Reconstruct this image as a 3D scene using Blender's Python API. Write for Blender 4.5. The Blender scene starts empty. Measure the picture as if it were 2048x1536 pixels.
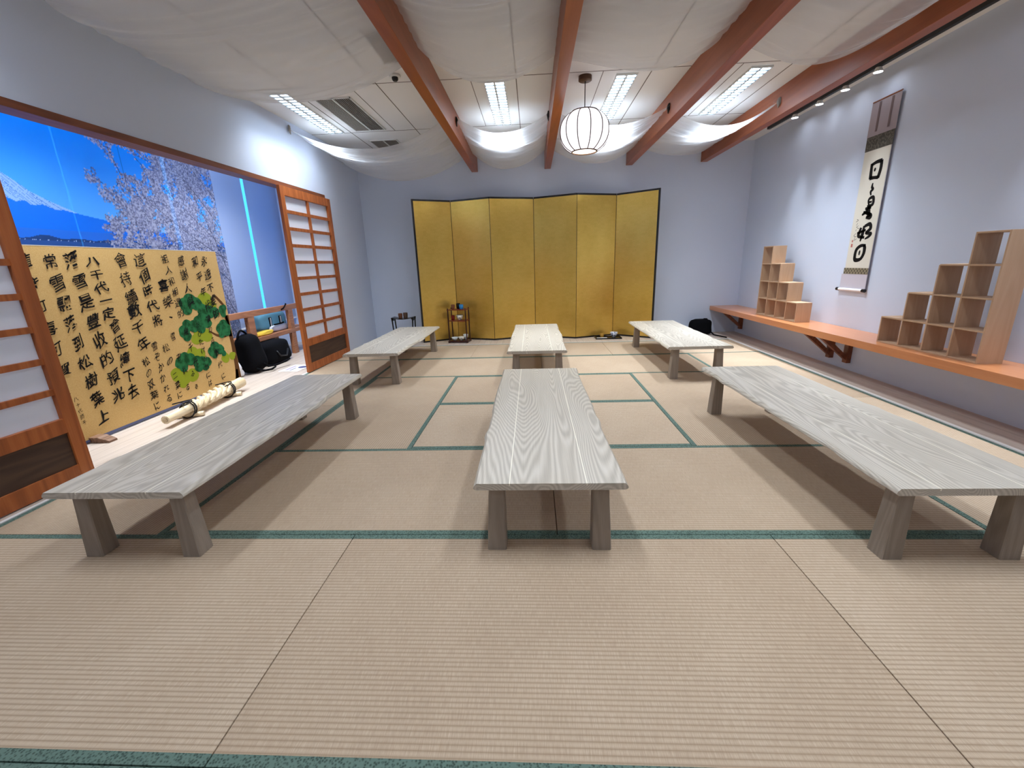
import bpy, bmesh, math, random
import numpy as np
from mathutils import Vector, Matrix

random.seed(7)
SC = bpy.context.scene
COL = SC.collection
PI = math.pi

# ------------------------------------------------------------------ helpers
def lin(h):
    h = h.lstrip('#')
    v = [int(h[i:i+2], 16)/255 for i in (0, 2, 4)]
    return tuple(c/12.92 if c <= .04045 else ((c+.055)/1.055)**2.4 for c in v) + (1,)

class MB:
    """collects shapes into one mesh"""
    def __init__(s):
        s.bm = bmesh.new()
    def box(s, x0, x1, y0, y1, z0, z1, bev=0, M=None):
        m = Matrix.Translation(((x0+x1)/2, (y0+y1)/2, (z0+z1)/2)) @ Matrix.Diagonal((abs(x1-x0), abs(y1-y0), abs(z1-z0), 1))
        if M is not None:
            m = M @ m
        r = bmesh.ops.create_cube(s.bm, size=1, matrix=m)
        if bev:
            vs = set(r['verts'])
            es = [e for e in s.bm.edges if e.verts[0] in vs and e.verts[1] in vs]
            bmesh.ops.bevel(s.bm, geom=es, offset=bev, segments=2, affect='EDGES', profile=.6)
        return s
    def loft(s, rings, cap=True, closed=True):
        rows = [[s.bm.verts.new(p) for p in r] for r in rings]
        n = len(rows[0])
        for a, b in zip(rows, rows[1:]):
            for i in range(n if closed else n-1):
                j = (i+1) % n
                try:
                    s.bm.faces.new((a[i], a[j], b[j], b[i]))
                except ValueError:
                    pass
        if cap and closed:
            s.bm.faces.new(list(reversed(rows[0])))
            s.bm.faces.new(rows[-1])
        return s
    def lathe(s, prof, n=28, c=(0, 0, 0), cap=False):
        rows = []
        for r, z in prof:
            rows.append([(c[0]+r*math.cos(2*PI*i/n), c[1]+r*math.sin(2*PI*i/n), c[2]+z) for i in range(n)])
        return s.loft(rows, cap)
    def tube(s, pts, r, n=8, closed=False):
        pts = [Vector(p) for p in pts]
        rs = r if isinstance(r, (list, tuple)) else [r]*len(pts)
        rings = []
        up = None
        for i, p in enumerate(pts):
            a = pts[max(i-1, 0)]; b = pts[min(i+1, len(pts)-1)]
            d = (b-a).normalized()
            if up is None:
                up = Vector((0, 0, 1)) if abs(d.z) < .9 else Vector((1, 0, 0))
            u = d.cross(up).normalized(); w = u.cross(d).normalized(); up = w
            rings.append([tuple(p + (u*math.cos(2*PI*k/n) + w*math.sin(2*PI*k/n))*rs[i]) for k in range(n)])
        return s.loft(rings)
    def poly(s, pts, d):
        """planar polygon extruded along vector d"""
        d = Vector(d)
        return s.loft([[tuple(p) for p in pts], [tuple(Vector(p)+d) for p in pts]])
    def build(s, name, mat, parent=None, smooth=False, loc=None):
        bmesh.ops.recalc_face_normals(s.bm, faces=s.bm.faces)
        me = bpy.data.meshes.new(name)
        s.bm.to_mesh(me); s.bm.free()
        return link(name, me, mat, parent, smooth, loc)

def link(name, me, mat, parent=None, smooth=False, loc=None):
    o = bpy.data.objects.new(name, me)
    COL.objects.link(o)
    if mat is not None:
        me.materials.append(mat)
    if smooth:
        me.polygons.foreach_set('use_smooth', [True]*len(me.polygons))
        if smooth == 'auto':
            me.set_sharp_from_angle(angle=math.radians(40))
    if parent is not None:
        o.parent = parent
    if loc is not None:
        o.location = loc
    return o

def tag(o, label, cat, group=None):
    o['label'] = label; o['category'] = cat
    if group:
        o['group'] = group
    return o

def thing(name, label, cat, loc=(0, 0, 0), rz=0, group=None):
    o = bpy.data.objects.new(name, None)
    COL.objects.link(o)
    o.location = loc; o.rotation_euler = (0, 0, rz)
    o.empty_display_size = .1
    return tag(o, label, cat, group)

def struct(o):
    o['kind'] = 'structure'
    return o

def dup(root, loc, label, rz=None):
    r = root.copy(); COL.objects.link(r); r.location = loc
    if rz is not None:
        r.rotation_euler = (0, 0, rz)
    r['label'] = label
    for ch in list(root.children):
        c = ch.copy(); COL.objects.link(c); c.parent = r
        for g in list(ch.children):
            d = g.copy(); COL.objects.link(d); d.parent = c
    return r

# ------------------------------------------------------------------ materials
def mat(name, col, rough=.6, metal=0, spec=.5, emit=None, estr=0, coat=0):
    m = bpy.data.materials.new(name); m.use_nodes = True
    b = m.node_tree.nodes['Principled BSDF']
    b.inputs['Base Color'].default_value = lin(col) if isinstance(col, str) else col
    b.inputs['Roughness'].default_value = rough
    b.inputs['Metallic'].default_value = metal
    b.inputs['Specular IOR Level'].default_value = spec
    b.inputs['Coat Weight'].default_value = coat
    if emit:
        b.inputs['Emission Color'].default_value = lin(emit)
        b.inputs['Emission Strength'].default_value = estr
    return m

class NT:
    def __init__(s, m):
        s.m = m; s.t = m.node_tree; s.b = s.t.nodes['Principled BSDF']
    def n(s, typ, **kw):
        nd = s.t.nodes.new(typ)
        for k, v in kw.items():
            if k.startswith('i_'):
                k2 = k[2:]
                nd.inputs[int(k2) if k2.isdigit() else k2.replace('_', ' ')].default_value = v
            else:
                setattr(nd, k, v)
        return nd
    def l(s, a, b):
        s.t.links.new(a, b)
    def math(s, op, a, b=None):
        nd = s.t.nodes.new('ShaderNodeMath'); nd.operation = op
        for i, v in enumerate((a, b)):
            if v is None:
                continue
            if isinstance(v, (int, float)):
                nd.inputs[i].default_value = v
            else:
                s.l(v, nd.inputs[i])
        return nd.outputs[0]
    def coords(s, scale=(1, 1, 1), src='Object'):
        tc = s.n('ShaderNodeTexCoord'); mp = s.n('ShaderNodeMapping')
        mp.inputs['Scale'].default_value = scale
        s.l(tc.outputs[src], mp.inputs['Vector'])
        return mp.outputs[0]
    def noise(s, vec, scale, detail=3, rough=.5, dist=0):
        nd = s.n('ShaderNodeTexNoise')
        nd.inputs['Scale'].default_value = scale; nd.inputs['Detail'].default_value = detail
        nd.inputs['Roughness'].default_value = rough; nd.inputs['Distortion'].default_value = dist
        s.l(vec, nd.inputs['Vector'])
        return nd.outputs['Fac']
    def ramp(s, fac, stops):
        r = s.n('ShaderNodeValToRGB')
        e = r.color_ramp.elements
        while len(e) < len(stops):
            e.new(.5)
        for el, (p, c) in zip(e, stops):
            el.position = p; el.color = lin(c) if isinstance(c, str) else c
        s.l(fac, r.inputs[0])
        return r.outputs[0]
    def mix(s, fac, a, b, mode='MIX'):
        nd = s.t.nodes.new('ShaderNodeMix'); nd.data_type = 'RGBA'; nd.blend_type = mode
        for sock, v in ((nd.inputs[0], fac), (nd.inputs[6], a), (nd.inputs[7], b)):
            if isinstance(v, (int, float)):
                sock.default_value = v
            elif isinstance(v, tuple):
                sock.default_value = v
            else:
                s.l(v, sock)
        return nd.outputs[2]
    def bump(s, h, strength=.3, dist=.002):
        nd = s.n('ShaderNodeBump'); nd.inputs['Strength'].default_value = strength
        nd.inputs['Distance'].default_value = dist
        s.l(h, nd.inputs['Height']); s.l(nd.outputs[0], s.b.inputs['Normal'])

def wood(name, c_dark, c_mid, c_light, axis='Y', scale=1.0, rough=.5, grain=1.0, coat=0, spec=.4, fig=.16, st_=.10):
    """board wood: long grain along the given local axis with cathedral figure"""
    m = mat(name, c_mid, rough, spec=spec, coat=coat); T = NT(m)
    st = {'X': (st_, 1, 1), 'Y': (1, st_, 1), 'Z': (1, 1, st_)}[axis]
    tc = T.n('ShaderNodeTexCoord'); oi = T.n('ShaderNodeObjectInfo')
    ad = T.n('ShaderNodeVectorMath', operation='ADD')
    T.l(tc.outputs['Object'], ad.inputs[0])
    off = T.n('ShaderNodeCombineXYZ'); r = T.math('MULTIPLY', oi.outputs['Random'], 37.0)
    for i in range(3):
        T.l(r, off.inputs[i])
    T.l(off.outputs[0], ad.inputs[1])
    def mp(sc):
        k = T.n('ShaderNodeMapping'); k.inputs['Scale'].default_value = sc; T.l(ad.outputs[0], k.inputs['Vector']); return k.outputs[0]
    n1 = T.noise(mp(tuple(a*scale for a in st)), 4.2, 1.5, .4)
    rings = T.math('SINE', T.math('MULTIPLY', n1, 135.0*grain))
    fine = T.noise(mp(tuple((4 if a < .5 else 170)*scale for a in st)), 1.0, 2)
    band = T.noise(mp(tuple((.6 if a < .5 else 9)*scale for a in st)), 1.0, 2)
    f = T.math('ADD', T.math('MULTIPLY', rings, fig), T.math('ADD', T.math('MULTIPLY', fine, .35), T.math('ADD', T.math('MULTIPLY', band, .3), .175)))
    c = T.ramp(f, [(0.15, c_dark), (.5, c_mid), (.85, c_light)])
    T.l(c, T.b.inputs['Base Color'])
    T.bump(f, .06, .001)
    return m

M = {}
M['wall'] = mat('wall_paint', '#ced8ea', .75, spec=.25)
_T = NT(M['wall']); _T.bump(_T.noise(_T.coords((1, 1, 1)), 160, 3), .12, .001)
M['ceiling'] = mat('ceiling_board', '#e0e0de', .8, spec=.2)
M['joint'] = mat('ceiling_joint', '#6a625b', .9)
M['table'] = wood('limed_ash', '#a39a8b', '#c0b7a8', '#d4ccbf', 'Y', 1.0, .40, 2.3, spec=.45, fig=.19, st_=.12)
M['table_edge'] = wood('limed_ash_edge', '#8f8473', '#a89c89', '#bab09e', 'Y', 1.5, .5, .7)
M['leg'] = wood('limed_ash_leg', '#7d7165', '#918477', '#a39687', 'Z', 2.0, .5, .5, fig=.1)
M['seam'] = mat('pale_seam_filler', '#f1ead9', .4)
M['beam'] = wood('stained_beam', '#7c3c1c', '#924b26', '#a55b33', 'Y', 1.2, .36, .4, fig=.08)
M['shoji'] = wood('shoji_cedar', '#8a4a24', '#a85c2d', '#bd6f3a', 'Z', 1.5, .45, .4)
M['shoji_panel'] = wood('shoji_kick_panel', '#3b2a20', '#4a352a', '#57412f', 'Y', 2, .5, .4)
M['header'] = wood('lintel_cedar', '#5d3422', '#7a452b', '#8b5234', 'Y', 1.5, .45, .4)
M['shelf'] = wood('orange_shelf', '#b87045', '#c58153', '#d09164', 'Y', 1.3, .28, .5, coat=.25, fig=.06)
M['box'] = wood('pale_ply', '#ad8c6b', '#b9987a', '#c4a587', 'Y', 1.6, .55, .5, fig=.07)
M['box_v'] = wood('pale_ply_upright', '#ad8c6b', '#b9987a', '#c4a587', 'Z', 1.6, .55, .5, fig=.07)
M['floorwood'] = wood('pale_floorboards', '#b3a294', '#c2b2a4', '#cfc0b3', 'Y', 1.2, .36, .6, fig=.08)
_T = NT(M['floorwood'])
_x = _T.n('ShaderNodeSeparateXYZ'); _T.l(_T.coords(), _x.inputs[0])
_fr = _T.math('ABSOLUTE', _T.math('SUBTRACT', _T.math('FRACT', _T.math('DIVIDE', _x.outputs[0], .092)), .5))
_ln = _T.math('GREATER_THAN', _fr, .485)
_old = _T.b.inputs['Base Color'].links[0].from_socket
_T.l(_T.mix(_ln, _old, lin('#7d6b5e')), _T.b.inputs['Base Color'])
M['rack'] = wood('rack_walnut', '#8a573b', '#a36b48', '#b37a56', 'Y', 2, .45, .5)
M['trim'] = mat('pale_edge_strip', '#eceae6', .35)
M['black'] = mat('black_lacquer', '#0c0a0b', .25)
M['matte_black'] = mat('black_plastic', '#151515', .5)
M['fabric_black'] = mat('black_fabric', '#0a0a0e', .95, spec=.12)
M['red_lacquer'] = mat('dark_red_lacquer', '#34100c', .28)
M['red_shelf'] = mat('red_lacquer_shelf', '#6d2112', .3)
M['brass'] = mat('bronze_metal', '#5d4638', .4, metal=.8)
M['rib'] = mat('dark_brown_rib', '#3d2a22', .6)
M['steel'] = mat('louvre_metal', '#c9d2d4', .35, metal=.4)
M['ink'] = mat('black_ink', '#131010', .7, spec=.15)
M['ink_grey'] = mat('grey_ink', '#4a4643', .8)
M['seal'] = mat('seal_red', '#b56a60', .8)
M['cord'] = mat('dark_cord', '#1c1713', .9)
M['bamboo'] = wood('bamboo', '#bfa47c', '#dcc8a4', '#ead9bb', 'Y', 3, .4, .3)
M['bamboo_in'] = mat('bamboo_hollow', '#6f5536', .8)
M['footwood'] = wood('foot_wood', '#5f4331', '#7d5c46', '#94735a', 'Y', 2, .5, .6)
M['steel_blue'] = mat('blue_grey_canvas', '#4f7f93', .85)
M['yellow'] = mat('yellow_cloth', '#dfb73c', .85)
M['white'] = mat('white_plastic', '#e6e6ea', .4)
M['paper'] = mat('white_paper', '#e9e8ee', .7)
M['navy'] = mat('navy_print', '#3a3f6b', .7)
M['purple'] = mat('mauve_print', '#a79bc0', .7)
M['pine'] = mat('pine_green', '#1f5c33', .85, spec=.15)
_T = NT(M['pine']); _T.l(_T.ramp(_T.noise(_T.coords(), 22, 3), [(.35, '#12431f'), (.6, '#276d3f')]), _T.b.inputs['Base Color'])
M['lime'] = mat('lime_green', '#8f9a25', .85, spec=.15)
M['bark'] = mat('bark_brown', '#5c3a1c', .85, spec=.15)
M['terracotta'] = mat('brown_glaze', '#7a4a30', .4)
M['umber'] = mat('umber_glaze', '#5b4436', .4)
M['bluecup'] = mat('turquoise_glaze', '#2f86c4', .3)
M['redcup'] = mat('red_glaze', '#7c1c12', .3)
M['ochre'] = mat('ochre_glaze', '#b98a35', .35)
M['celadon'] = mat('grey_white_glaze', '#c9cdca', .25)
M['vent'] = mat('vent_grey', '#8d8780', .6)
M['vent_dark'] = mat('vent_hollow', '#14110f', .9)
M['fixture'] = mat('fixture_white', '#d9dbd8', .5)
M['lamp'] = mat('fluorescent_tube', '#ffffff', .5, emit='#d6eaff', estr=10.5)
M['lamp_dim'] = mat('fluorescent_tube_dim', '#ffffff', .5, emit='#d0e4ff', estr=7)  # front row, set weaker to keep foreground and table fronts darker
M['lamp_left_dim'] = mat('fluorescent_tube_left_dim', '#ffffff', .5, emit='#d6eaff', estr=8)  # rear left fitting, turned down so the left wall does not burn out
M['lamp_far'] = mat('fluorescent_tube_far', '#ffffff', .5, emit='#d9ecff', estr=3)
M['lamp_bay'] = mat('fluorescent_tube_bay', '#ffffff', .5, emit='#d9ecff', estr=3)
M['louvre'] = mat('louvre_blade', '#3d4446', .4)
M['spot'] = mat('spot_bulb', '#ffffff', .5, emit='#eef4ff', estr=22)
M['shade_hot'] = mat('lantern_base_glow', '#fff4e6', .6, emit='#ffeedd', estr=1.9)
M['shade'] = mat('lantern_fabric', '#c9c4c8', .8, emit='#fdf6fc', estr=.8)
M['scrollpaper'] = mat('scroll_paper', '#d9d4c6', .8, spec=.15)
M['brocade'] = mat('grey_brocade', '#5e5a54', .85, spec=.1)
_T = NT(M['brocade']); _T.l(_T.ramp(_T.noise(_T.coords(), 60, 2), [(.4, '#4b4843'), (.65, '#6f6a60')]), _T.b.inputs['Base Color'])
M['silk'] = mat('mauve_silk', '#a0959a', .75, spec=.15)
M['silk_low'] = mat('pale_silk', '#c6c1cb', .75, spec=.15)
M['pattern'] = mat('gold_brocade', '#7a6f55', .8)
_T = NT(M['pattern'])
_k = _T.n('ShaderNodeTexChecker', i_Scale=32.0); _T.l(_T.coords((1, 1.6, 1.6)), _k.inputs['Vector'])
_k.inputs['Color1'].default_value = lin('#57503f'); _k.inputs['Color2'].default_value = lin('#8d8269')
_T.l(_k.outputs[0], _T.b.inputs['Base Color'])
M['board'] = mat('kraft_gold_board', '#c39a58', .8, spec=.15)
_T = NT(M['board']); _T.l(_T.ramp(_T.noise(_T.coords(), 260, 3), [(.3, '#c0995c'), (.7, '#d3b074')]), _T.b.inputs['Base Color'])
M['board_edge'] = mat('board_edge', '#d9d2c6', .6)

# gold leaf: squares of leaf with slightly different sheen
M['gold'] = mat('gold_leaf', '#c9a24e', .3, metal=.82)
_T = NT(M['gold'])
_c = _T.coords()
_n1 = _T.noise(_c, 3.2, 4, .6); _n2 = _T.noise(_c, 90, 3, .6)
_br = _T.n('ShaderNodeTexBrick', i_Scale=9.0); _br.offset = 0
_br.inputs['Color1'].default_value = (.45, .45, .45, 1); _br.inputs['Color2'].default_value = (.58, .58, .58, 1)
_br.inputs['Mortar'].default_value = (.5, .5, .5, 1); _br.inputs['Mortar Size'].default_value = .004
_mp = _T.n('ShaderNodeMapping'); _mp.inputs['Rotation'].default_value = (PI/2, 0, 0); _T.l(_c, _mp.inputs[0]); _T.l(_mp.outputs[0], _br.inputs['Vector'])
_f = _T.math('ADD', _T.math('MULTIPLY', _n1, .3), _T.math('ADD', _T.math('MULTIPLY', _n2, .3), _T.math('MULTIPLY', _br.outputs['Color'], .4)))
_T.l(_T.ramp(_f, [(.32, '#cba446'), (.5, '#dfba5c'), (.7, '#ecca72')]), _T.b.inputs['Base Color'])
_T.l(_T.math('ADD', _T.math('MULTIPLY', _n2, .12), .24), _T.b.inputs['Roughness'])
_T.bump(_n2, .12, .001)

# tatami: ribs parallel to the long side (local X), rush strands across
M['tatami'] = mat('tatami_rush', '#b8a077', .7, spec=.25)
_T = NT(M['tatami'])
_v = _T.coords(); _x = _T.n('ShaderNodeSeparateXYZ'); _T.l(_v, _x.inputs[0])
_rib = _T.math('ABSOLUTE', _T.math('SINE', _T.math('MULTIPLY', _x.outputs[1], PI/.0152)))
_rib = _T.math('POWER', _rib, .42)
_str = _T.noise(_T.coords((420, 26, 1)), 1.0, 2, .6)
_big = _T.noise(_T.coords((3.0, 2.0, 1)), 1.0, 3, .6)
_inf = _T.n('ShaderNodeObjectInfo')
_tone = _T.math('ADD', _T.math('MULTIPLY', _str, .62), _T.math('ADD', _T.math('MULTIPLY', _big, .25), _T.math('MULTIPLY', _inf.outputs['Random'], .12)))
_c1 = _T.ramp(_tone, [(.25, '#a8917a'), (.5, '#bda78e'), (.75, '#d2bfa8')])
_T.l(_T.mix(_T.math('SUBTRACT', 1.0, _rib), _c1, lin('#8f775e'), 'MIX'), _T.b.inputs['Base Color'])
_T.bump(_T.math('ADD', _T.math('MULTIPLY', _rib, .8), _T.math('MULTIPLY', _str, .2)), .35, .0016)
M['tatami_core'] = mat('tatami_core', '#5b4a36', .9)
M['heri'] = mat('green_border_cloth', '#4d7462', .8, spec=.2)
_T = NT(M['heri'])
_k = _T.n('ShaderNodeTexVoronoi', i_Scale=1.0); _T.l(_T.coords((150, 150, 1)), _k.inputs['Vector'])
_T.l(_T.ramp(_k.outputs['Distance'], [(.2, '#3d4d45'), (.6, '#647a6f')]), _T.b.inputs['Base Color'])

def sheer(name, col, transp, transl):
    m = bpy.data.materials.new(name); m.use_nodes = True
    t = m.node_tree; t.nodes.clear()
    out = t.nodes.new('ShaderNodeOutputMaterial')
    d = t.nodes.new('ShaderNodeBsdfDiffuse'); d.inputs[0].default_value = lin(col)
    l = t.nodes.new('ShaderNodeBsdfTranslucent'); l.inputs[0].default_value = lin(col)
    p = t.nodes.new('ShaderNodeBsdfTransparent')
    a = t.nodes.new('ShaderNodeMixShader'); a.inputs[0].default_value = transl
    b = t.nodes.new('ShaderNodeMixShader'); b.inputs[0].default_value = transp
    t.links.new(d.outputs[0], a.inputs[1]); t.links.new(l.outputs[0], a.inputs[2])
    t.links.new(a.outputs[0], b.inputs[1]); t.links.new(p.outputs[0], b.inputs[2])
    t.links.new(b.outputs[0], out.inputs[0])
    return m
M['sheer'] = sheer('sheer_voile', '#e2e5ea', .46, .42)
M['blind'] = sheer('roller_blind', '#bcc6d8', 0.0, .4)
M['shojipaper'] = sheer('shoji_paper', '#eff1f5', 0.0, .4)

def glass_mat():
    m = bpy.data.materials.new('window_glass'); m.use_nodes = True
    t = m.node_tree; t.nodes.clear()
    out = t.nodes.new('ShaderNodeOutputMaterial'); mx = t.nodes.new('ShaderNodeMixShader')
    p = t.nodes.new('ShaderNodeBsdfTransparent'); g = t.nodes.new('ShaderNodeBsdfGlossy'); g.inputs['Roughness'].default_value = .02
    mx.inputs[0].default_value = .06
    t.links.new(p.outputs[0], mx.inputs[1]); t.links.new(g.outputs[0], mx.inputs[2]); t.links.new(mx.outputs[0], out.inputs[0])
    return m
M['glass'] = glass_mat()

# ------------------------------------------------------------------ camera
f, pitch, yaw, roll = 855.86, .2749, -.0546, .0333
cyw, syw, cp, sp, cr, sr = math.cos(yaw), math.sin(yaw), math.cos(pitch), math.sin(pitch), math.cos(roll), math.sin(roll)
fw = Vector((syw*cp, cyw*cp, -sp)); rt = Vector((cyw, -syw, 0)); dn = fw.cross(rt)
R = cr*rt + sr*dn; D = -sr*rt + cr*dn
cam = bpy.data.cameras.new('camera'); co = bpy.data.objects.new('camera', cam); COL.objects.link(co)
cam.sensor_width = 36; cam.lens = f/2048*36; cam.clip_start = .02
mw = Matrix.Identity(4)
for i in range(3):
    mw[i][0] = R[i]; mw[i][1] = -D[i]; mw[i][2] = -fw[i]
mw[0][3], mw[1][3], mw[2][3] = -.0878, -1.6244, 1.1444
co.matrix_world = mw
SC.camera = co

# ------------------------------------------------------------------ room shell
XR, YB, YF, ZC = 3.07, 5.24, -4.4, 2.70       # right wall, back wall, wall behind, ceiling
LA = -.027                                     # the left wall runs at a slight angle
LX = -2.8008                                   # its x at y = 0
def lwm():                                     # matrix of the left wall's own frame
    return Matrix.Translation((LX, 0, 0)) @ Matrix.Rotation(LA, 4, 'Z')
def in_left(o):
    o.location = (LX, 0, 0); o.rotation_euler = (0, 0, LA); return o
AX = -4.02                                     # window wall of the side bay

struct(MB().box(AX-.1, XR+.1, YF-.1, YB+.1, -.16, -.05).build('subfloor', M['floorwood']))
fl = MB()
fl.box(2.724, XR, YF, YB, -.05, 0); fl.box(AX, -2.72, YF, YB, -.05, 0); fl.box(-2.72, 2.72, 4.615, YB, -.05, 0)
struct(fl.build('floor', M['floorwood']))
tr = MB()
tr.box(2.701, 2.724, YF, 4.615, -.05, .006)
struct(tr.build('trim_1', M['trim']))
struct(MB().box(-2.72, -2.701, YF, 4.615, -.05, .004).build('trim_2', M['trim']))
struct(MB().box(-2.701, 2.701, 4.603, 4.615, -.05, .002).build('trim_3', M['trim']))
struct(MB().box(AX-.1, XR+.1, YF-.1, YB+.1, ZC, ZC+.1).build('ceiling', M['ceiling']))
struct(MB().box(AX-.1, XR+.1, YB, YB+.1, -.05, ZC).build('wall_back', M['wall']))
struct(MB().box(XR, XR+.1, YF, YB, -.05, ZC).build('wall_right', M['wall']))
struct(MB().box(AX-.1, XR+.1, YF-.1, YF, -.05, ZC).build('wall_front', M['wall']))
w = MB()
w.box(-.12, 0, YF+.02, -.42, 0, ZC); w.box(-.12, 0, -.42, 4.02, 2.04, ZC); w.box(-.12, 0, 4.02, YB, 0, ZC)
in_left(struct(w.build('wall_left', M['wall'])))
in_left(struct(MB().box(-.12, .006, -.42, 4.1, 2.003, 2.046).build('trim_4', M['header'])))
# window wall of the side bay: sill wall, head, piers
w = MB()
w.box(AX-.1, AX, YF, 1.0, -.05, ZC); w.box(AX-.1, AX, 5.15, YB, -.05, ZC)
w.box(AX-.1, AX, 1.0, 5.15, -.05, .45); w.box(AX-.1, AX, 1.0, 5.15, 2.5, ZC)
struct(w.build('wall_bay', M['wall']))
wf = MB()
for y in (1.0, 2.06, 3.12, 4.18, 5.1):
    wf.box(AX-.07, AX-.02, y, y+.05, .45, 2.5)
wf.box(AX-.07, AX-.02, 1.0, 5.15, .45, .5); wf.box(AX-.07, AX-.02, 1.0, 5.15, 2.45, 2.5)
win = struct(wf.build('window_1', M['steel']))
MB().box(AX-.05, AX-.044, 1.02, 5.13, .48, 2.47).build('glass_pane', M['glass'], win)

# ceiling board joints
cj = MB()
for x in (-2.21, -1.43, -.2, .97, 2.15):
    cj.box(x-.004, x+.004, YF, YB, ZC-.0015, ZC+.001)
for x in (-.6, .55, 1.72, -1.68):
    cj.box(x-.003, x+.003, 2.66, 4.0, ZC-.0015, ZC+.001)
for y in (-2.85, -1.5, -.1, 1.25, 2.65, 4.0):
    cj.box(-2.7, 2.9, y-.004, y+.004, ZC-.0015, ZC+.001)
struct(cj.build('trim_5', M['joint']))

# ------------------------------------------------------------------ beams
BX = [(-.905, 'wooden ceiling beam, leftmost of the four running to the back wall'),
      (.16, 'wooden ceiling beam just left of the round lantern'),
      (1.33, 'wooden ceiling beam just right of the round lantern'),
      (2.385, 'wooden ceiling beam nearest the right wall, beside the track lights')]
for x, lab in BX:
    tag(MB().box(x-.045, x+.045, YF+.01, YB-.001, 2.448, ZC-.001, .003).build('ceiling_beam', M['beam']), lab, 'beam', 'ceiling beams')

# ------------------------------------------------------------------ tatami mats
DM = .92
def tatami(cx, cy, L, W, vert, label):
    t = thing('tatami_mat', label, 'tatami mat', (cx, cy, -.05), PI/2 if vert else 0, 'tatami mats')
    g = .0018; b = .029
    MB().box(-L/2+g, L/2-g, -W/2+g+b, W/2-g-b, .0, .0497, .0015).build('rush_surface', M['tatami'], t)
    for s in (-1, 1):
        y0, y1 = sorted((s*(W/2-g), s*(W/2-g-b)))
        MB().box(-L/2+g, L/2-g, y0, y1, 0, .05, .001).build('green_border', M['heri'], t)
    return t
tatami(-1.8, -DM/2, 1.8, DM, 0, 'foreground tatami mat at the left, under the front legs of the left table')
tatami(0, -DM/2, 1.8, DM, 0, 'large foreground tatami mat in the middle, right before the camera')
tatami(1.8, -DM/2, 1.8, DM, 0, 'foreground tatami mat at the right, under the front legs of the right table')
tatami(-1.8, -1.5*DM, 1.8, DM, 0, 'tatami mat at the bottom left corner, only its green border in view')
tatami(0, -1.5*DM, 1.8, DM, 0, 'tatami mat behind the camera, beyond the bottom edge of the picture')
tatami(1.8, -1.5*DM, 1.8, DM, 0, 'tatami mat behind the camera at the right side')
tatami(-.9, DM/2, 1.8, DM, 0, 'tatami mat between the left and the centre front tables')
tatami(.9, DM/2, 1.8, DM, 0, 'tatami mat between the centre and the right front tables')
tatami(-2.25, DM, 2*DM, .9, 1, 'lengthwise tatami mat along the near sliding door, under the left front table')
tatami(-2.25, 3*DM, 2*DM, .9, 1, 'lengthwise tatami mat along the far sliding door, under the left back table')
tatami(2.25, DM, 2*DM, .9, 1, 'lengthwise tatami mat along the right edge, under the right front table')
tatami(2.25, 3*DM, 2*DM, .9, 1, 'brightly lit lengthwise tatami mat along the right edge, below the scroll')
tatami(-1.35, 2*DM, 2*DM, .9, 1, 'lengthwise tatami mat left of the two stacked crosswise mats in the centre')
tatami(1.35, 2*DM, 2*DM, .9, 1, 'lengthwise tatami mat right of the two stacked crosswise mats in the centre')
tatami(0, 1.5*DM, 1.8, DM, 0, 'crosswise centre tatami mat, under the back half of the front centre table')
tatami(0, 2.5*DM, 1.8, DM, 0, 'crosswise centre tatami mat in the gap between the two centre tables')
tatami(-.9, 3.5*DM, 1.8, DM, 0, 'tatami mat between the left and the centre back tables')
tatami(.9, 3.5*DM, 1.8, DM, 0, 'tatami mat between the centre and the right back tables')
tatami(-1.8, 4.5*DM, 1.8, DM, 0, 'rearmost tatami mat at the left, under the end of the left back table')
tatami(0, 4.5*DM, 1.8, DM, 0, 'rearmost tatami mat in the middle, before the gold screen')
tatami(1.8, 4.5*DM, 1.8, DM, 0, 'rearmost tatami mat at the right, under the end of the right back table')

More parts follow.
